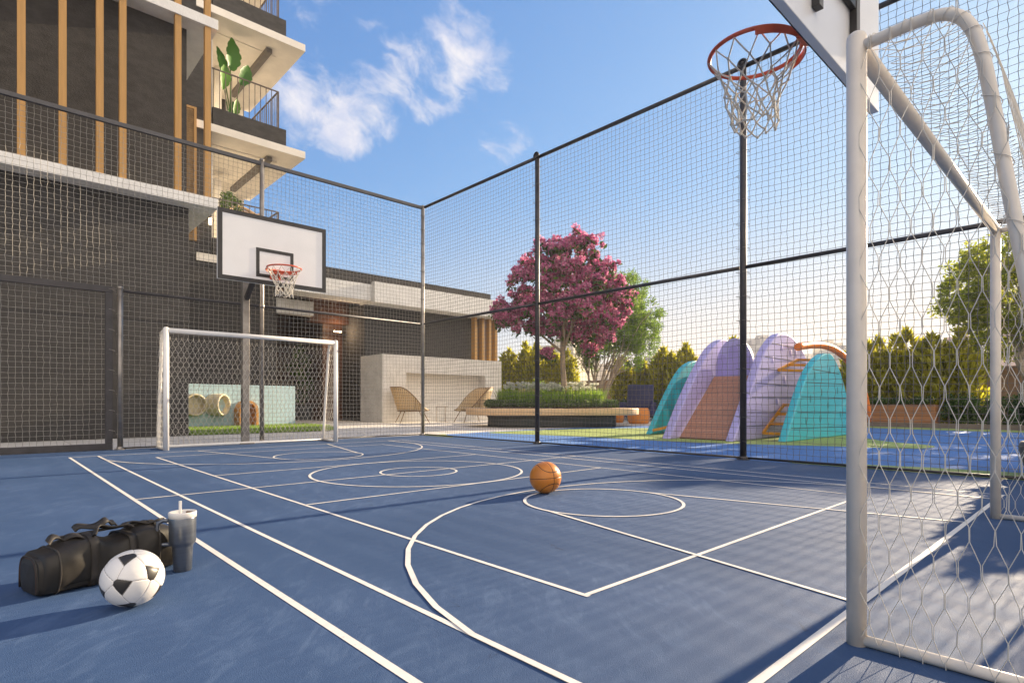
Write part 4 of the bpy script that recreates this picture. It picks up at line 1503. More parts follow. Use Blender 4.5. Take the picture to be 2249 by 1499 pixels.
# pale aqua play wall with crawl tunnels
aw = thing('play_wall', 'pale aqua play wall with two round cream tunnels and an ochre arch on the lawn', 'play panel', (6, 18.8, 0), world_coords=True)
p0, p1 = np.array((3.7, 18.42)), np.array((7.70, 19.05))
d = (p1 - p0) / np.linalg.norm(p1 - p0)
nrm2 = np.array((d[1], -d[0]))
b = MB()
b.prism([tuple(p0), tuple(p1), tuple(p1 - nrm2 * .24), tuple(p0 - nrm2 * .24)], 0, 1.315, axis=2)
b.build('panel', M['aqua_pale'], aw, bevel=0.008)
def tunnel(s, zc_, r, ln_, m, turn=0.0):
    b = MB()
    c = p0 + d * s
    ct, st_ = math.cos(turn), math.sin(turn)
    d2 = d * ct - nrm2 * st_                                       # a turned tunnel faces along the wall
    n2_ = nrm2 * ct + d * st_
    a = np.linspace(0, 2 * np.pi, 33)[:-1]
    back = -.5 * abs(st_) * r
    prof = [(r, back), (r, ln_), (r - .02, ln_ + .02), (r - .055, ln_ + .02), (r - .065, ln_), (r - .065, back + .02)]
    v = []
    for rr, dd in prof:
        for t in a:
            q_ = c + d2 * rr * math.cos(t) + n2_ * dd
            v.append((q_[0], q_[1], zc_ + rr * math.sin(t)))
    f = []
    for i in range(len(prof) - 1):
        for j in range(32):
            k = (j + 1) % 32
            f.append((i * 32 + j, i * 32 + k, i * 32 + 32 + k, i * 32 + 32 + j))
    b.add(v, f, 0, True)
    b.poly([v[5 * 32 + j] for j in range(32)], 1)
    b.build('round_tunnel', [m, M['cream_tube']], aw)
tunnel(.80, .70, .33, .16, M['cream_tube'])
tunnel(1.40, .70, .33, .30, M['cream_tube'], math.radians(32))
b = MB()
c = p0 + d * 2.28
prof = [(-.30, 0.0), (-.30, .5)] + [(-.30 * math.cos(t), .5 + .33 * math.sin(t)) for t in np.linspace(0, np.pi, 14)[1:-1]] + [(.30, .5), (.30, 0)]
inn = [(x * .74, z * .90) for x, z in prof]
def pt(x, z, dd):
    q_ = c + d * x + nrm2 * dd
    return (q_[0], q_[1], z)
n_ = len(prof)
v = [pt(x, z, 0) for x, z in prof] + [pt(x, z, .38) for x, z in prof] + [pt(x, z, .38) for x, z in inn] + [pt(x, z, .004) for x, z in inn]
f = []
for r_ in range(3):
    for i in range(n_ - 1):
        f.append((r_ * n_ + i, r_ * n_ + i + 1, (r_ + 1) * n_ + i + 1, (r_ + 1) * n_ + i))
b.add(v, f, 0)
b.poly([v[3 * n_ + i] for i in range(n_)], 1)
b.build('arch_tunnel', [M['ochre_tube'], M['ochre_tube']], aw)


# ------------------------------------------------------------------ rattan lounge chairs
def make_chair(label, loc, rz):
    g = thing('rattan_chair', label, 'chair', loc, rz, 'rattan lounge chairs by the niche wall')
    b = MB()
    n = 40
    th = np.linspace(math.radians(-152), math.radians(152), n)      # 0 = back (-x side), ends at the front
    sh = lambda t: 0.48 + 0.86 * (0.5 + 0.5 * math.cos(max(-1.0, min(1.0, (abs(t) - .80) / 1.6)) * math.pi if abs(t) > .80 else 0)) 
    rows = []
    for t in th:
        top = sh(t)
        prof = []
        for k in range(6):
            s_ = k / 5
            z = .44 + (top - .44) * s_
            rr = .54 + .15 * s_
            ang = math.pi + t * (1.0)
            lean = -.14 * s_ * max(0, math.cos(t))
            prof.append((rr * 1.0 * math.cos(ang) + lean, rr * 1.05 * math.sin(ang), z))
        rows.append(prof)
    R_ = np.array(rows)
    v = R_.reshape(-1, 3)
    f = []
    for i in range(n - 1):
        for k in range(5):
            f.append((i * 6 + k, i * 6 + 6 + k, i * 6 + 7 + k, i * 6 + k + 1))
    b.add(v, f, 0, True)
    sh_o = b.build('shell', M['rattan'], g)
    so = sh_o.modifiers.new('thick', 'SOLIDIFY')
    so.thickness = .022
    b = MB()
    b.tube(np.vstack([R_[0, :, :], R_[:, 5, :], R_[-1, ::-1, :]]), .017, 7)
    b.tube(R_[:, 0, :], .016, 7)
    b.tube(R_[8], .012, 6)
    b.tube(R_[-9], .012, 6)
    b.build('rim', M['chair_leg'], sh_o)
    b = MB()
    b.lathe([(0, .43), (.54, .43), (.57, .46), (.56, .53), (.50, .56), (0, .57)], 28, (0.02, 0, 0))
    b.build('seat', M['rattan'], g)
    for sx, sy in ((-.42, -.44), (-.42, .44), (.44, -.42), (.44, .42)):
        b = MB()
        b.tube([(sx * .8, sy * .8, .45), (sx * 1.28, sy * 1.22, 0)], [.018, .013], 8)
        b.build('leg', M['chair_leg'], g)
    return g


make_chair('left rattan lounge chair, in front of the niche and facing right', (12.0, 18.55, 0), math.radians(-22))
make_chair('middle rattan lounge chair between the fence corner post and the planter bench, facing left', (13.75, 17.05, 0), math.radians(165))
make_chair('rattan lounge chair half hidden behind the planter greenery', (15.45, 16.2, 0), math.radians(170))
st = thing('side_table', 'thin wire side table between the two rattan lounge chairs', 'table', (12.95, 17.9, 0), world_coords=True)
b = MB()
b.lathe([(0, .60), (.24, .60), (.24, .615), (0, .615)], 24, (12.95, 17.9, 0))
b.build('table_top', M['chair_leg'], st)
for k in range(3):
    b = MB()
    t = k * 2.094 + .4
    b.tube([(12.95 + .22 * math.cos(t), 17.9 + .22 * math.sin(t), .6), (12.95 + .22 * math.cos(t), 17.9 + .22 * math.sin(t), 0.012), (12.95 + .22 * math.cos(t + .9), 17.9 + .22 * math.sin(t + .9), 0.012)], .008, 6)
    b.build('leg', M['chair_leg'], st)

# ------------------------------------------------------------------ round planter bench with the pink tree
PC = np.array((13.8, 12.95))
e1, e2 = np.array((.733, -.68)), np.array((.68, .733))


def oval(a_, b_, n=72, p=2.6, sh=(0, 0)):
    t = np.linspace(0, 2 * np.pi, n + 1)[:-1]
    c, s = np.cos(t), np.sin(t)
    x = np.sign(c) * np.abs(c) ** (2 / p) * a_ + sh[0]
    y = np.sign(s) * np.abs(s) ** (2 / p) * b_ + sh[1]
    return [tuple(PC + e1 * u + e2 * w) for u, w in zip(x, y)]


pb = thing('planter_bench', 'rounded planter with a cantilevered pale wooden bench top round the pink tree', 'bench', (PC[0], PC[1], 0), world_coords=True)
b = MB()
b.prism(oval(2.10, 1.25, 72, 3.2), 0, .37, axis=2, smooth=True)
b.build('base', M['planter_dark'], pb)
b = MB()
b.prism(oval(2.82, 1.62, 96, 3.0), .372, .585, axis=2, smooth=True)
b.build('bench_top', M['bench_wood'], pb, bevel=0.025)
b = MB()
b.prism(oval(2.05, 1.15, 72, 2.6, (-.02, .15)), .586, .64, axis=2, smooth=True)
b.build('soil', M['soil'], pb)


def oval_pts(n, a0, a1, b0, b1, sh=(0, .15)):
    t = RNG.uniform(0, 2 * np.pi, n)
    k = np.sqrt(RNG.uniform(0, 1, n))
    a_ = a0 + (a1 - a0) * k
    b_ = b0 + (b1 - b0) * k
    return PC + np.outer(np.cos(t) * a_ + sh[0], e1) + np.outer(np.sin(t) * b_ + sh[1], e2)


b = MB()
q_ = oval_pts(260, 1.75, 2.15, .95, 1.22)
leaf_cloud(b, np.c_[q_, RNG.uniform(.66, .80, len(q_))], .13, 34, .045, squash=(1, 1, .8))
tag(b.build('ground_cover', M['leaf_cover']), 'low grey green ground cover spilling round the edge of the planter', 'ground cover', kind='stuff')
b = MB()
q_ = oval_pts(2600, 1.15, 1.80, .5, .92)
blades(b, q_, .63, .58, .55, .014)
tag(b.build('planter_grass', M['leaf_grass']), 'tufts of bright green strap leaves in the middle ring of the planter', 'grass', kind='stuff')
b = MB()
q_ = oval_pts(150, 0.0, 1.55, 0.0, .8, (0, .3))
hz = RNG.uniform(1.18, 1.42, len(q_))
for (x, y), z in zip(q_, hz):
    b.tube([(x, y, .62), (x + RNG.uniform(-.04, .04), y + RNG.uniform(-.04, .04), z)], .006, 4, mi=0, caps=False)
leaf_cloud(b, np.c_[q_, hz + .02], .085, 26, .045, mi=1, squash=(1, 1, .55))
blades(b, oval_pts(900, 0, 1.5, 0, .8, (0, .3)), .62, .52, .4, .013, mi=0)
tag(b.build('white_flowers', [M['leaf_grass'], M['petal_white']]), 'white flower heads on thin stems round the tree trunk in the planter', 'flowers', kind='stuff')


# ------------------------------------------------------------------ trees
def limb(b, a_, c_, r0, r1, wob=.08, n=7, mi=0):
    a_, c_ = np.array(a_, float), np.array(c_, float)
    t = np.linspace(0, 1, n)[:, None]
    L_ = np.linalg.norm(c_ - a_)
    p = a_ + (c_ - a_) * t + RNG.normal(0, wob * L_ * .3, (n, 3)) * np.sin(np.pi * t)
    p[:, 2] += (np.sin(np.pi * t[:, 0]) * wob * L_)
    b.tube(p, np.linspace(r0, r1, n), 8, mi=mi)


VD = np.array((.68, .733, 0))                                    # horizontal axis away from the court
VR = np.array((.733, -.68, 0))


def local(base, u, w, z):
    return np.array(base) + VR * u + VD * w + np.array((0, 0, z))


# pink flowering tree
TB = (13.95, 12.55, .60)
tp = thing('pink_tree', 'pink flowering tree with a single slim trunk growing in the planter bench', 'tree', TB, world_coords=True)
b = MB()
b.tube([local(TB, u, w, z) for u, w, z in ((0, 0, 0), (.02, 0, .7), (-.02, .02, 1.5), (-.02, 0, 2.3))], [.11, .095, .085, .08], 10)
tips = [(-1.7, .2, 2.9), (-1.25, -.3, 3.7), (-.7, .4, 4.6), (-.1, -.2, 5.2), (.5, .3, 4.9), (1.2, -.2, 4.0), (1.6, .3, 3.0), (.9, .4, 2.2), (-.5, -.4, 3.2), (.5, -.5, 3.4), (0, .9, 4.0), (0, -.9, 3.7)]
for k, tpz in enumerate(tips):
    s_ = local(TB, -.02 + RNG.uniform(-.03, .03), 0, RNG.uniform(1.7, 2.3))
    limb(b, s_, local(TB, *tpz), .05, .012, .06)
b.build('trunk', M['bark'], tp)
blob = [(-1.95, .1, 2.95, .42), (-1.60, -.2, 2.90, .48), (-2.10, .2, 3.35, .30), (-1.40, .3, 3.5, .5), (-1.40, -.3, 4.15, .48), (-1.15, .3, 4.70, .46), (-.7, -.3, 5.05, .48), (-.15, .2, 5.35, .46), (.40, 0, 5.55, .44),
        (.35, .4, 5.0, .5), (.90, -.2, 5.25, .44), (1.0, .3, 4.7, .5), (1.45, 0, 4.55, .46), (1.35, .2, 3.9, .45), (1.80, .2, 4.15, .38), (2.0, -.1, 3.65, .38), (1.95, .2, 3.1, .36), (1.6, -.2, 2.85, .42), (1.15, .3, 2.9, .5), (1.25, -.3, 2.35, .36),
        (.75, .1, 2.45, .45), (.15, .3, 2.65, .5), (-.45, -.1, 2.65, .42), (-.5, .1, 1.85, .24), (.85, .2, 1.95, .26), (-.9, .2, 2.75, .42), (-.3, -.8, 3.2, .6), (.4, -.8, 3.4, .6), (-.6, -.7, 4.0, .55),
        (.3, -.7, 4.3, .55), (-.1, .9, 3.6, .7), (.6, .9, 3.4, .6), (-.7, .9, 3.8, .6), (.1, .8, 4.7, .55), (0, 0, 3.9, .7), (.9, -.6, 3.1, .5), (-1.0, -.6, 3.3, .5), (-1.4, .7, 3.3, .5), (1.5, .6, 3.5, .5), (-.2, -.7, 4.9, .42), (.7, .5, 4.0, .5), (-.6, .2, 4.5, .5), (.9, -.5, 4.2, .5)]
cl_c, cl_r = [], []
for u, w, z, r in blob:
    m_ = int(8 + r * 36)
    for _ in range(m_):
        d_ = RNG.normal(size=3)
        d_ /= np.linalg.norm(d_)
        c_ = local(TB, u, w, z) + d_ * r * RNG.uniform(.45, 1.05) * np.array((1, 1, .85))
        cl_c.append(c_)
        cl_r.append(RNG.uniform(.085, .155))
b = MB()
leaf_cloud(b, np.array(cl_c), np.array(cl_r), 40, .074, mi=0, shape=1.25)
leaf_cloud(b, np.array(cl_c) - np.array((0, 0, .12)), .14, 4, .085, mi=1, shape=2.2)
b.build('crown', [M['petal_pink'], M['leaf_bush']], tp)

# feathery green tree behind it
GB = (17.9, 14.4, 0.0)
tg = thing('green_tree', 'feathery pale green multi-stemmed tree behind the pink tree', 'tree', GB, world_coords=True)
b = MB()
c_c, c_r = [], []
for k in range(11):
    a_ = k / 11 * 2 * np.pi + RNG.uniform(-.2, .2)
    rr = RNG.uniform(.7, 2.0)
    s0 = local(GB, RNG.uniform(-.22, .22), RNG.uniform(-.2, .2), .25)
    mid = local(GB, .3 + rr * .45 * math.cos(a_), rr * .45 * math.sin(a_), RNG.uniform(1.6, 2.3))
    limb(b, s0, mid, .06, .036, .05)
    for _ in range(4):
        e = local(GB, .75 + rr * 1.1 * math.cos(a_) + RNG.uniform(-.6, .6), rr * math.sin(a_) + RNG.uniform(-.5, .5), RNG.uniform(2.3, 5.2))
        limb(b, mid, e, .024, .006, .04)
b.build('trunk', M['bark_pale'], tg)
while len(c_c) < 560:
    p_ = RNG.uniform(-1, 1, 3)
    r_ = np.linalg.norm(p_)
    if r_ > 1 or r_ < .35: continue
    z = 3.95 + p_[2] * 2.0
    if z < 2.9 and abs(p_[0]) < .35: continue
    c_c.append(local(GB, .62 + p_[0] * 1.95, p_[1] * 1.7, z) + RNG.normal(0, .12, 3))
    c_r.append(RNG.uniform(.16, .30))
b = MB()
leaf_cloud(b, np.array(c_c), np.array(c_r), 80, .040, shape=3.0)
b.build('crown', M['leaf_feather'], tg)

# bigger tree at the right edge
RB = (24.9, 2.1, 0.5)
tr_ = thing('leafy_tree', 'large leafy tree with spreading limbs at the right edge beyond the goal', 'tree', RB, world_coords=True)
b = MB()
b.tube([local(RB, u, w, z) for u, w, z in ((0, 0, -.5), (-.05, 0, .6), (.03, .02, 1.5))], [.20, .16, .14], 10)
b.tube([local(RB, u, w, z) for u, w, z in ((.15, 0, -.5), (.35, 0, .7), (.5, .1, 2.0), (.7, .1, 3.2))], [.17, .14, .12, .08], 10)
b.tube([local(RB, u, w, z) for u, w, z in ((.0, 0, .9), (-.3, .1, 1.7), (-.35, .1, 2.6), (-.2, .1, 3.4))], [.13, .11, .09, .06], 10)
for k in range(26):
    a_ = k / 26 * 2 * np.pi
    s_ = local(RB, RNG.uniform(-.35, .6), .1, RNG.uniform(1.0, 3.0))
    limb(b, s_, local(RB, .35 + 1.9 * math.cos(a_) * RNG.uniform(.6, 1.1), 1.7 * math.sin(a_), RNG.uniform(2.4, 4.9)), .055, .012, .07)
b.build('trunk', M['bark_pale'], tr_)
c_c, c_r = [], []
while len(c_c) < 560:
    p_ = RNG.uniform(-1, 1, 3)
    r_ = np.linalg.norm(p_)
    if r_ > 1 or r_ < .45: continue
    if mnoise.noise(Vector(p_ * 2.6)) < -.12: continue
    z = 4.0 + p_[2] * 2.05 + .25 * mnoise.noise(Vector(p_ * 4))
    if z < 2.2: continue
    c_c.append(local(RB, .45 + p_[0] * 3.2, p_[1] * 2.1, z))
    c_r.append(RNG.uniform(.18, .36))
for u, z in ((-1.5, 2.0), (-1.25, 1.75), (-1.7, 2.3), (-1.0, 1.9), (-1.35, 1.45), (.9, 1.9), (1.3, 2.2)):
    for _ in range(4):
        c_c.append(local(RB, u + RNG.uniform(-.2, .2), RNG.uniform(-.5, .5), z + RNG.uniform(-.2, .2)))
        c_r.append(RNG.uniform(.18, .28))
b = MB()
leaf_cloud(b, np.array(c_c), np.array(c_r), 64, .075, shape=1.7)
b.build('crown', M['leaf_green'], tr_)


# conifers of the boundary hedge
def make_conifer(h, r, seed):
    """upright shrub conifer: a few crowded spires of scale-like sprays"""
    b = MB()
    rs = np.random.default_rng(int(seed * 100) + 5)
    spires = [(0, 0, h, r * .72)]
    for k in range(6):
        a_ = seed + k * 1.05 + rs.uniform(-.3, .3)
        q = rs.uniform(.38, .62) * r
        spires.append((q * math.cos(a_), q * math.sin(a_), h * rs.uniform(.72, .95), r * rs.uniform(.42, .58)))
    for sx, sy, hh, rr0 in spires:
        n = int(470 * hh / 3.2 * (rr0 / .45))
        t = rs.uniform(0.0, 1, n) ** .8
        a_ = rs.uniform(0, 2 * np.pi, n)
        prof = np.where(t < .5, .9 + .1 * np.sin(t / .5 * np.pi / 2), np.clip(1 - ((t - .5) / .5) ** 1.5, 0, 1) ** .8)
        lob = 1 + .15 * np.sin(a_ * 3 + seed + t * 7) + .1 * np.sin(t * 23 + a_ * 2)
        rr = rr0 * prof * lob * rs.uniform(.6, 1.08, n)
        p = np.stack([sx + rr * np.cos(a_), sy + rr * np.sin(a_), .05 + t * hh * .95], -1)
        up = np.stack([np.cos(a_) * .4, np.sin(a_) * .4, np.ones(n)], -1) + rs.normal(0, .33, (n, 3))
        up /= np.linalg.norm(up, axis=1, keepdims=True)
        sd = np.cross(up, rs.normal(size=(n, 3)))
        sd /= np.linalg.norm(sd, axis=1, keepdims=True)
        s = rs.uniform(.06, .14, n)[:, None]
        v = np.stack([p - sd * s * .4, p + sd * s * .4, p + sd * s * .35 + up * s * 1.2, p + up * s * 2.3, p - sd * s * .35 + up * s * 1.2], 1).reshape(-1, 3)
        i = np.arange(n)[:, None] * 5
        b.add(v, i + np.arange(5)[None, :])
    return b


CON = [(24.4, 3.9, .75, 'conifer growing right beside the ochre fins of the pavilion'), (23.2, 4.25, .72, 'tall conifer left of the fence post nearest the pink tree, first with a pointed tip'),
       (22.1, 4.05, .74, 'conifer behind the fence post nearest the pink tree'), (21.0, 3.75, .70, 'short conifer between that fence post and the pink tree trunk'), (20.0, 3.55, .66, 'lowest conifer directly behind the pink tree trunk'),
       (16.3, 2.9, .68, 'small rounded conifer at the right foot of the feathery green tree'), (15.3, 2.75, .62, 'narrow conifer beside the rounded one, right of the feathery green tree'), (14.2, 3.25, .80, 'broad conifer in the middle of the run left of the play structure'),
       (13.0, 3.3, .78, 'broad tall conifer just left of the aqua play fin'), (11.9, 3.05, .66, 'conifer rising behind the left lilac fin'), (10.95, 3.45, .62, 'slim tall conifer with its tip above the left lilac fin'),
       (6.55, 2.7, .60, 'conifer just behind the near goal post beside the orange arch'), (5.75, 3.05, .66, 'conifer right of the near goal post, leftmost inside the goal'), (4.95, 3.2, .68, 'second conifer right of the near goal post, tallest inside the goal'),
       (4.2, 3.0, .62, 'third conifer inside the goal, between two taller ones'), (3.5, 3.1, .60, 'last conifer inside the goal, beside the gap with the city view')]
for k, (y, h_, r, lab) in enumerate(CON):
    t = thing('conifer', lab, 'conifer', (22.45 + .12 * math.sin(k * 2.1), y, 0), k * 1.3, 'conifers of the boundary hedge')
    make_conifer(h_, r, k * 1.7).build('foliage', M['leaf_conifer'], t)
    b = MB()
    b.tube([(0, 0, 0), (.02, 0, h_ * .5), (0, 0, h_ * .85)], [.09, .06, .02], 7)
    b.build('trunk', M['bark'], t)

w_ = MB()
w_.box(26.2, 26.4, -8, 30, 0, 1.98)
w_.box(26.16, 26.44, -8, 30, 1.981, 2.04)
tag(w_.build('boundary_wall', M['wall_brown'], loc=(26.3, 11, 0)), 'long brown rendered boundary wall behind the conifers', 'wall')

bxp = thing('wooden_planter', 'orange brown boarded planter box at the playground edge behind the goal net', 'planter', (21.6, 4.8, 0), world_coords=True)
b = MB()
b.box(21.25, 22.0, 3.95, 5.95, 0, .70)
b.build('box', M['box_wood'], bxp, bevel=0.01)
b = MB()
b.box(21.31, 21.94, 4.01, 5.89, .701, .72)
b.build('soil', M['soil'], bxp)
b = MB()
leaf_cloud(b, np.c_[RNG.uniform(21.35, 21.9, 60), RNG.uniform(4.05, 5.85, 60), RNG.uniform(.74, .86, 60)], .13, 40, .05)
b.build('planting', M['leaf_bush'], bxp)
hd = thing('low_hedge', 'clipped low green hedge running right of the orange brown planter box', 'hedge', (22.3, 1.0, 0), world_coords=True)
b = MB()
q_ = np.c_[RNG.uniform(21.55, 22.2, 520), RNG.uniform(-3.5, 3.8, 520), RNG.uniform(.15, .93, 520)]
leaf_cloud(b, q_, .15, 34, .06)
b.build('foliage', M['leaf_bush'], hd)
b = MB()
for y in np.arange(-3.3, 3.8, .5):
    b.tube([(21.9, y, 0), (21.9, y + .05, .7)], .025, 6)
b.build('stem', M['bark'], hd)
hd = thing('low_hedge', 'dark low hedge behind the navy armchairs and the play structure', 'hedge', (21.9, 11, 0), world_coords=True)
b = MB()
q_ = np.c_[RNG.uniform(21.55, 22.1, 620), RNG.uniform(7.0, 16.5, 620), RNG.uniform(.15, .85, 620)]
leaf_cloud(b, q_, .15, 26, .065)
b.build('foliage', M['leaf_bush'], hd)
b = MB()
for y in np.arange(7.2, 16.4, .5):
    b.tube([(21.85, y, 0), (21.85, y + .05, .6)], .025, 6)
b.build('stem', M['bark'], hd)
k_ = MB()
k_.box(21.0, 21.22, -8, 8.2, -.05, .14)
tag(k_.build('kerb', M['kerb_brown'], loc=(21.1, 0, 0)), kind='structure')

# shrub by the pavilion end
sh_ = thing('flowering_shrub', 'pale leafy shrub at the right end of the niche wall', 'shrub', (18.6, 18.4, 0), world_coords=True)
b = MB()
q_ = np.c_[18.6 + RNG.normal(0, .35, 60), 18.4 + RNG.normal(0, .35, 60), RNG.uniform(.3, 1.6, 60)]
leaf_cloud(b, q_, .25, 45, .07)
b.build('foliage', M['leaf_feather'], sh_)
b = MB()
for k in range(5):
    limb(b, (18.6, 18.4, 0), (18.6 + RNG.uniform(-.4, .4), 18.4 + RNG.uniform(-.4, .4), 1.3), .025, .008, .05)
b.build('stem', M['bark'], sh_)


# ------------------------------------------------------------------ navy armchairs and orange stools
def make_armchair(label, loc, rz):
    g = thing('navy_armchair', label, 'armchair', loc, rz, 'navy armchairs by the hedge')
    b = MB()
    b.box(-.55, .45, -.55, .55, .16, .50)
    b.build('seat', M['navy'], g, bevel=0.06)
    b = MB()
    pr = [(-.42, .45), (-.50, .50), (-.78, 1.45), (-.74, 1.52), (-.66, 1.52), (-.60, 1.46), (-.36, .52)]
    b.prism(pr, -.55, .55, axis=1)
    b.build('backrest', M['navy'], g, bevel=0.04)
    for s in (-1, 1):
        b = MB()
        b.box(-.5, .42, s * .62 - .07, s * .62 + .07, .2, .78)
        b.build('arm', M['navy'], g, bevel=0.05)
    for sx, sy in ((-.45, -.5), (-.45, .5), (.38, -.5), (.38, .5)):
        b = MB()
        b.tube([(sx, sy, .18), (sx * 1.08, sy * 1.05, 0)], [.03, .02], 8)
        b.build('leg', M['chair_leg'], g)


make_armchair('left navy armchair behind the orange stools', (19.9, 13.75, 0), math.radians(205))
make_armchair('right navy armchair, partly behind the aqua play fin', (20.6, 11.9, 0), math.radians(190))


def make_stool(label, loc, r, h):
    g = thing('orange_stool', label, 'stool', loc, 0, 'orange woven stools')
    b = MB()
    b.lathe([(0, .0), (r * .86, 0), (r * .95, h * .15), (r, h * .45), (r * .97, h * .8), (r * .88, h * .97), (r * .84, h)], 32)
    b.build('body', M['orange_stool'], g)
    b = MB()
    b.lathe([(r * .86, h * .975), (r * .84, h + .012), (0, h + .018)], 32)
    b.build('top', M['orange_stool'], g)


make_stool('orange woven stool standing right of the bench end', (17.55, 12.1, 0), .40, .55)
make_stool('orange woven stool mostly hidden behind the bench end', (17.75, 13.35, 0), .38, .52)


# ------------------------------------------------------------------ play structure
ps = thing('play_structure', 'climbing play structure of lilac and aqua fins with a brown board slide', 'playground equipment', (13, 6, 0), world_coords=True)


def fin_profile(pts, n=9):
    """smooth dome-like side outline through measured points (x, z), closed at the ground"""
    p = np.array(pts, float)
    q = np.vstack([2 * p[0] - p[1], p, 2 * p[-1] - p[-2]])
    out = []
    for i in range(1, len(q) - 2):
        for t in np.linspace(0, 1, n)[:-1]:
            a_, b_, c_, d_ = q[i - 1], q[i], q[i + 1], q[i + 2]
            out.append(.5 * (2 * b_ + (c_ - a_) * t + (2 * a_ - 5 * b_ + 4 * c_ - d_) * t * t + (3 * b_ - a_ - 3 * c_ + d_) * t ** 3))
    out.append(p[-1])
    return [(x, max(0.0, z)) for x, z in out]


def add_fin(name, pts, y0, y1, m, holds=(), groove=True, hm=None):
    pr = fin_profile(pts)
    h = max(z for x, z in pts)
    b = MB()
    b.prism(pr, y0, y1, axis=1)
    o = b.build(name, m, ps, bevel=0.025)
    if groove:
        b = MB()
        P_ = np.array(pr)
        for z in np.arange(.28, h * .92, .30):
            k = np.where(P_[:, 1] >= z)[0]
            xa0, xa1 = P_[k[0], 0], P_[k[-1], 0]
            zz = z + RNG.uniform(-.02, .02)
            b.bar((xa0 + .06, y0 - .001, zz), (xa1 - .06, y0 - .001, zz + RNG.uniform(-.10, .02)), .006, .014)
        b.build('groove', M['black_paint'], o)
    for (hx, hz) in holds:
        b = MB()
        b.lathe([(0, -.03), (.05, -.02), (.055, 0)], 10, (0, 0, 0))
        v = np.vstack(b.v)
        b.v = [np.stack([hx + v[:, 0] * .8, y0 + v[:, 2] * .16, hz + v[:, 1] * 1.6], -1)]
        b.build('hand_hold', hm or M['lilac_deep'], o)
    return o


add_fin('fin', [(11.86, 0), (12.6, .93), (13.24, 1.58), (13.75, 1.84), (14.3, 1.90), (14.95, 1.72), (15.6, 1.15), (16.5, 0)], 7.82, 7.98, M['aqua'], groove=False)
add_fin('fin', [(12.2, 0), (12.85, .80), (13.4, 1.35), (13.85, 1.57), (14.3, 1.62), (14.9, 1.45), (15.5, .95), (16.3, 0)], 7.55, 7.67, M['aqua'], groove=False)
for x0, x1, h_ in ((12.4, 12.46, .62), (12.9, 12.97, 1.1), (13.45, 13.52, 1.45)):
    bx(x0, x1, 7.672, 7.818, .05, h_).build('fin_rib', M['aqua'], ps)
add_fin('fin', [(10.65, 0), (11.25, .81), (11.84, 1.48), (12.46, 2.04), (13.13, 2.30), (13.85, 2.12), (14.4, 1.70), (15.0, 1.0), (15.8, 0)], 6.56, 6.76, M['lilac'], groove=False)
add_fin('fin', [(10.89, 0), (11.74, 1.10), (12.28, 1.80), (12.86, 2.22), (13.35, 2.35), (14.0, 2.25), (14.71, 1.85), (15.4, 1.05), (16.2, 0)], 5.28, 5.46, M['lilac'], holds=[(13.25, 2.02), (13.75, 1.92), (14.05, 1.93), (12.75, 1.72), (13.4, 1.3), (14.3, 1.3), (14.9, 1.45), (13.0, .8), (14.6, .75)])
# arched end wall at the head of the slide with recessed windows
b = MB()
arch = [(5.66, 1.22)] + [(6.105 - .445 * math.cos(t), 1.55 + .70 * math.sin(t)) for t in np.linspace(0, np.pi, 22)] + [(6.55, 1.22)]
b.prism(arch, 12.62, 12.74, axis=0)
ew = b.build('end_wall', M['lilac'], ps, bevel=0.01)
for ya, yb, zt in ((5.73, 5.94, 1.90), (6.00, 6.22, 2.10), (6.28, 6.49, 1.90)):
    b = MB()
    ym = (ya + yb) / 2
    b.prism([(ya, 1.40), (ya, zt - .15)] + [(ym - (yb - ya) / 2 * math.cos(t), zt - .15 + .14 * math.sin(t)) for t in np.linspace(0, np.pi, 10)[1:-1]] + [(yb, zt - .15), (yb, 1.40)], 12.60, 12.619, axis=0)
    b.build('window_panel', M['lilac_deep'], ew)
# slide and its platform
b = MB()
b.add([(11.02, 5.47, .02), (11.02, 6.55, .02), (12.55, 6.55, 1.38), (12.55, 5.47, 1.38), (11.02, 5.47, .001), (11.02, 6.55, .001), (12.55, 6.55, 1.28), (12.55, 5.47, 1.28)],
      [(0, 3, 2, 1), (4, 5, 6, 7), (0, 1, 5, 4), (2, 3, 7, 6), (0, 4, 7, 3), (1, 2, 6, 5)])
b.build('slide', M['slide_wood'], ps)
bx(12.551, 12.619, 5.47, 6.55, 1.22, 1.385).build('platform', M['lilac'], ps)
add_fin('fin', [(11.46, 0), (12.05, .76), (12.65, 1.40), (13.3, 1.77), (13.9, 1.88), (14.35, 1.70), (14.8, 1.28), (15.3, .60), (15.75, 0)], 4.50, 4.66, M['aqua'], holds=[(13.0, 1.35), (13.9, 1.5), (12.75, .85), (13.4, 1.0), (14.4, 1.05), (13.8, .72), (12.5, .40), (13.3, .42), (14.6, .5), (15.1, .8)], hm=M['hold_aqua'])


def ladder(pa, pb, qa, qb, n):
    """two rails pa-pb and qa-qb with rungs"""
    b = MB()
    b.bar(pa, pb, .05, .06)
    b.bar(qa, qb, .05, .06)
    for k in range(n):
        t = k / (n - 1)
        u = np.array(pa) * (1 - t) + np.array(pb) * t
        w = np.array(qa) * (1 - t) + np.array(qb) * t
        b.bar(u, w, .045, .06)
    b.build('ladder', M['yellow_bar'], ps)


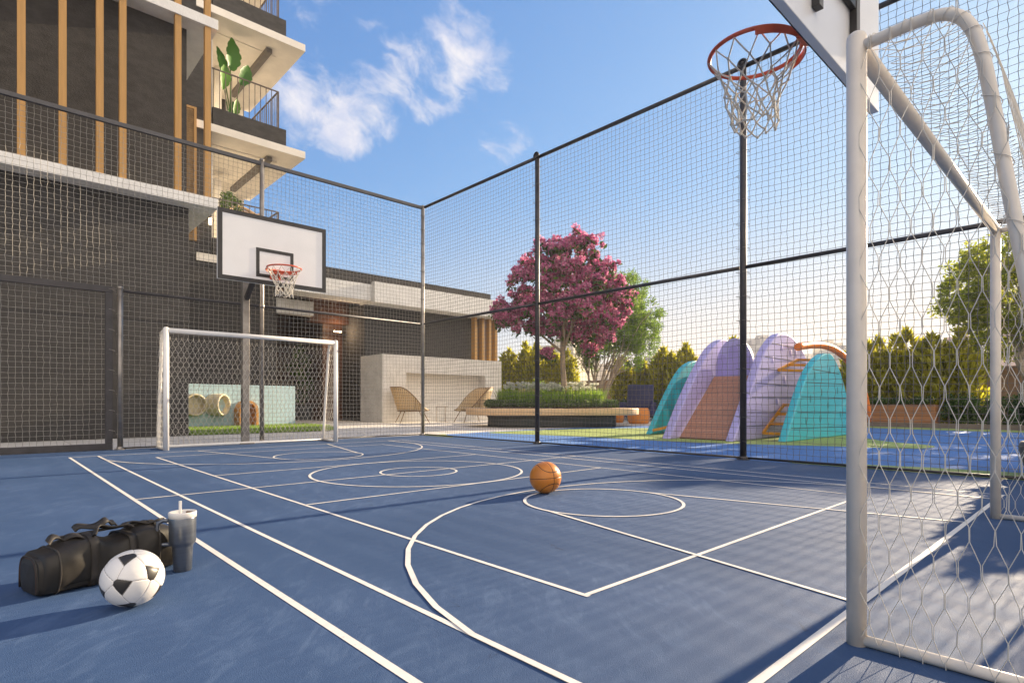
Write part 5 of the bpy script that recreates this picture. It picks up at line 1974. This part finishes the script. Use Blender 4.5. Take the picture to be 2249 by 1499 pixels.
ladder((12.2, 5.27, .12), (13.3, 5.27, .72), (12.2, 4.67, .12), (13.3, 4.67, .72), 4)
ladder((13.0, 5.27, 1.50), (14.1, 5.27, 1.78), (13.0, 4.67, 1.46), (14.1, 4.67, 1.74), 3)
ladder((13.2, 7.5, 1.35), (14.0, 7.5, 1.75), (13.2, 6.78, 1.35), (14.0, 6.78, 1.75), 3)
b = MB()
b.bar((11.5, 7.54, .12), (11.9, 6.9, .3), .05, .06)
b.build('step_bar', M['yellow_bar'], ps)
b = MB()
a_ = np.linspace(0, 1, 40)
xx = 13.4 + 5.2 * a_
zz = np.where(xx < 15.0, 2.02 + .14 * np.sin((xx - 13.4) / 1.6 * np.pi / 2), 2.16 * np.sqrt(np.clip(1 - ((xx - 15.0) / 3.62) ** 2, 0, 1)))
b.tube(np.stack([xx, np.full(40, 5.0), np.maximum(zz, 0.0)], -1), .085, 12)
b.build('arch_tube', M['orange_tube'], ps)

# stone bowl with a dark shrub outside the fence, right edge
bp_ = thing('shrub_pot', 'grey stone pot with a dark needled shrub outside the fence at the right edge', 'planter', (8.35, .18, 0), world_coords=True)
b = MB()
b.lathe([(0, 0), (.50, 0), (.56, .02), (.62, .30), (.60, .36), (.54, .37), (.52, .30), (0, .30)], 32, (8.35, .18, 0))
b.build('pot', M['pot_stone'], bp_)
b = MB()
n = 100
t = RNG.uniform(0, 1, n)
a_ = RNG.uniform(0, 2 * np.pi, n)
q_ = None
for k in range(64):
    aa = RNG.uniform(0, 2 * np.pi)
    er = RNG.uniform(.1, 1)
    e = np.array((8.35 + .66 * math.cos(aa) * er, .18 + .66 * math.sin(aa) * er, RNG.uniform(.6, 1.0) * (1.9 - 1.0 * er)))
    s_ = np.array((8.35, .18, .32))
    limb(b, s_, e, .018, .006, .06, mi=1)
    tt = RNG.uniform(.15, 1, 150)[:, None]
    p_ = s_ + (e - s_) * tt + np.array((0, 0, .06)) * np.sin(np.pi * tt)
    leaf_cloud(b, p_, .085, 2, .05, shape=4.5)
b.build('foliage', [M['leaf_dark'], M['bark']], bp_)

# ------------------------------------------------------------------ far city
CITY = [  # bearing u (to the right of the camera axis per unit depth), depth, width, height, material, label
    (.095, 120, 8.5, 12.5, 'city_c', 'cream apartment block with pale columns seen between the two trees'), (.135, 150, 9, 10.5, 'city_a', 'pale low block right of the cream columns, under the feathery tree'),
    (.265, 210, 10, 17.5, 'city_a', 'hazy pale tower above the conifers left of the play structure'), (.305, 260, 13, 22, 'city_d', 'hazy grey tower in the gap beside the left lilac fin'),
    (.44, 230, 8, 26, 'city_d', 'slim grey tower between the two lilac fins'), (.49, 300, 34, 24, 'city_a', 'broad pale block far behind the right lilac fin'),
    (.555, 240, 11, 25, 'city_c', 'cream tower under the orange arch'), (.60, 200, 15, 19, 'city_a', 'pale block at the foot of the orange arch'),
    (.79, 170, 8, 20, 'city_b', 'pinkish tower in the gap left of the large leafy tree'), (.835, 220, 15, 24, 'city_a', 'pale tower group behind the far goal post'),
    (.885, 140, 9, 17.5, 'city_b', 'pink brick block behind the leafy tree trunk'), (.70, 260, 22, 16, 'city_c', 'low cream block peeping over the conifers inside the goal'),
    (.15, 300, 26, 19, 'city_d', 'far grey block behind the cream columns'), (.02, 240, 22, 17, 'city_a', 'far pale block behind the leftmost conifers')]
for u, dd, wd, ht, m, lab in CITY:
    p_ = VD * dd + VR * u * dd
    b = MB()
    b.box(-wd / 2, wd / 2, -wd / 2, wd / 2, 0, ht)
    o = thing('city_building', lab, 'building', (p_[0], p_[1], -.05), math.radians(20 * math.sin(dd)), 'far city buildings')
    b.build('wall', M[m], o)
    b = MB()
    b.box(-wd * .2, wd * .25, -wd * .2, wd * .2, ht + .001, ht + 1.6)
    b.box(-wd * .42, -wd * .3, -wd * .1, wd * .1, ht + .001, ht + .9)
    b.build('roof_block', M[m], o)

# ------------------------------------------------------------------ warm evening air
hm_ = bpy.data.materials.new('haze_air')
hm_.use_nodes = True
ht = hm_.node_tree
ht.nodes.remove(ht.nodes['Principled BSDF'])
HN = NT(ht)
pvn = HN.n('ShaderNodeVolumePrincipled', {'Color': (0.95, 0.95, 1.0, 1), 'Density': 0.0007, 'Anisotropy': 0.3})
ht.links.new(pvn.outputs[0], ht.nodes['Material Output'].inputs['Volume'])
b = MB()
b.box(-420, 420, -420, 420, -1.2, 34)
tag(b.build('haze', hm_), kind='stuff', label='thin warm evening haze over the court and the far city', cat='haze')
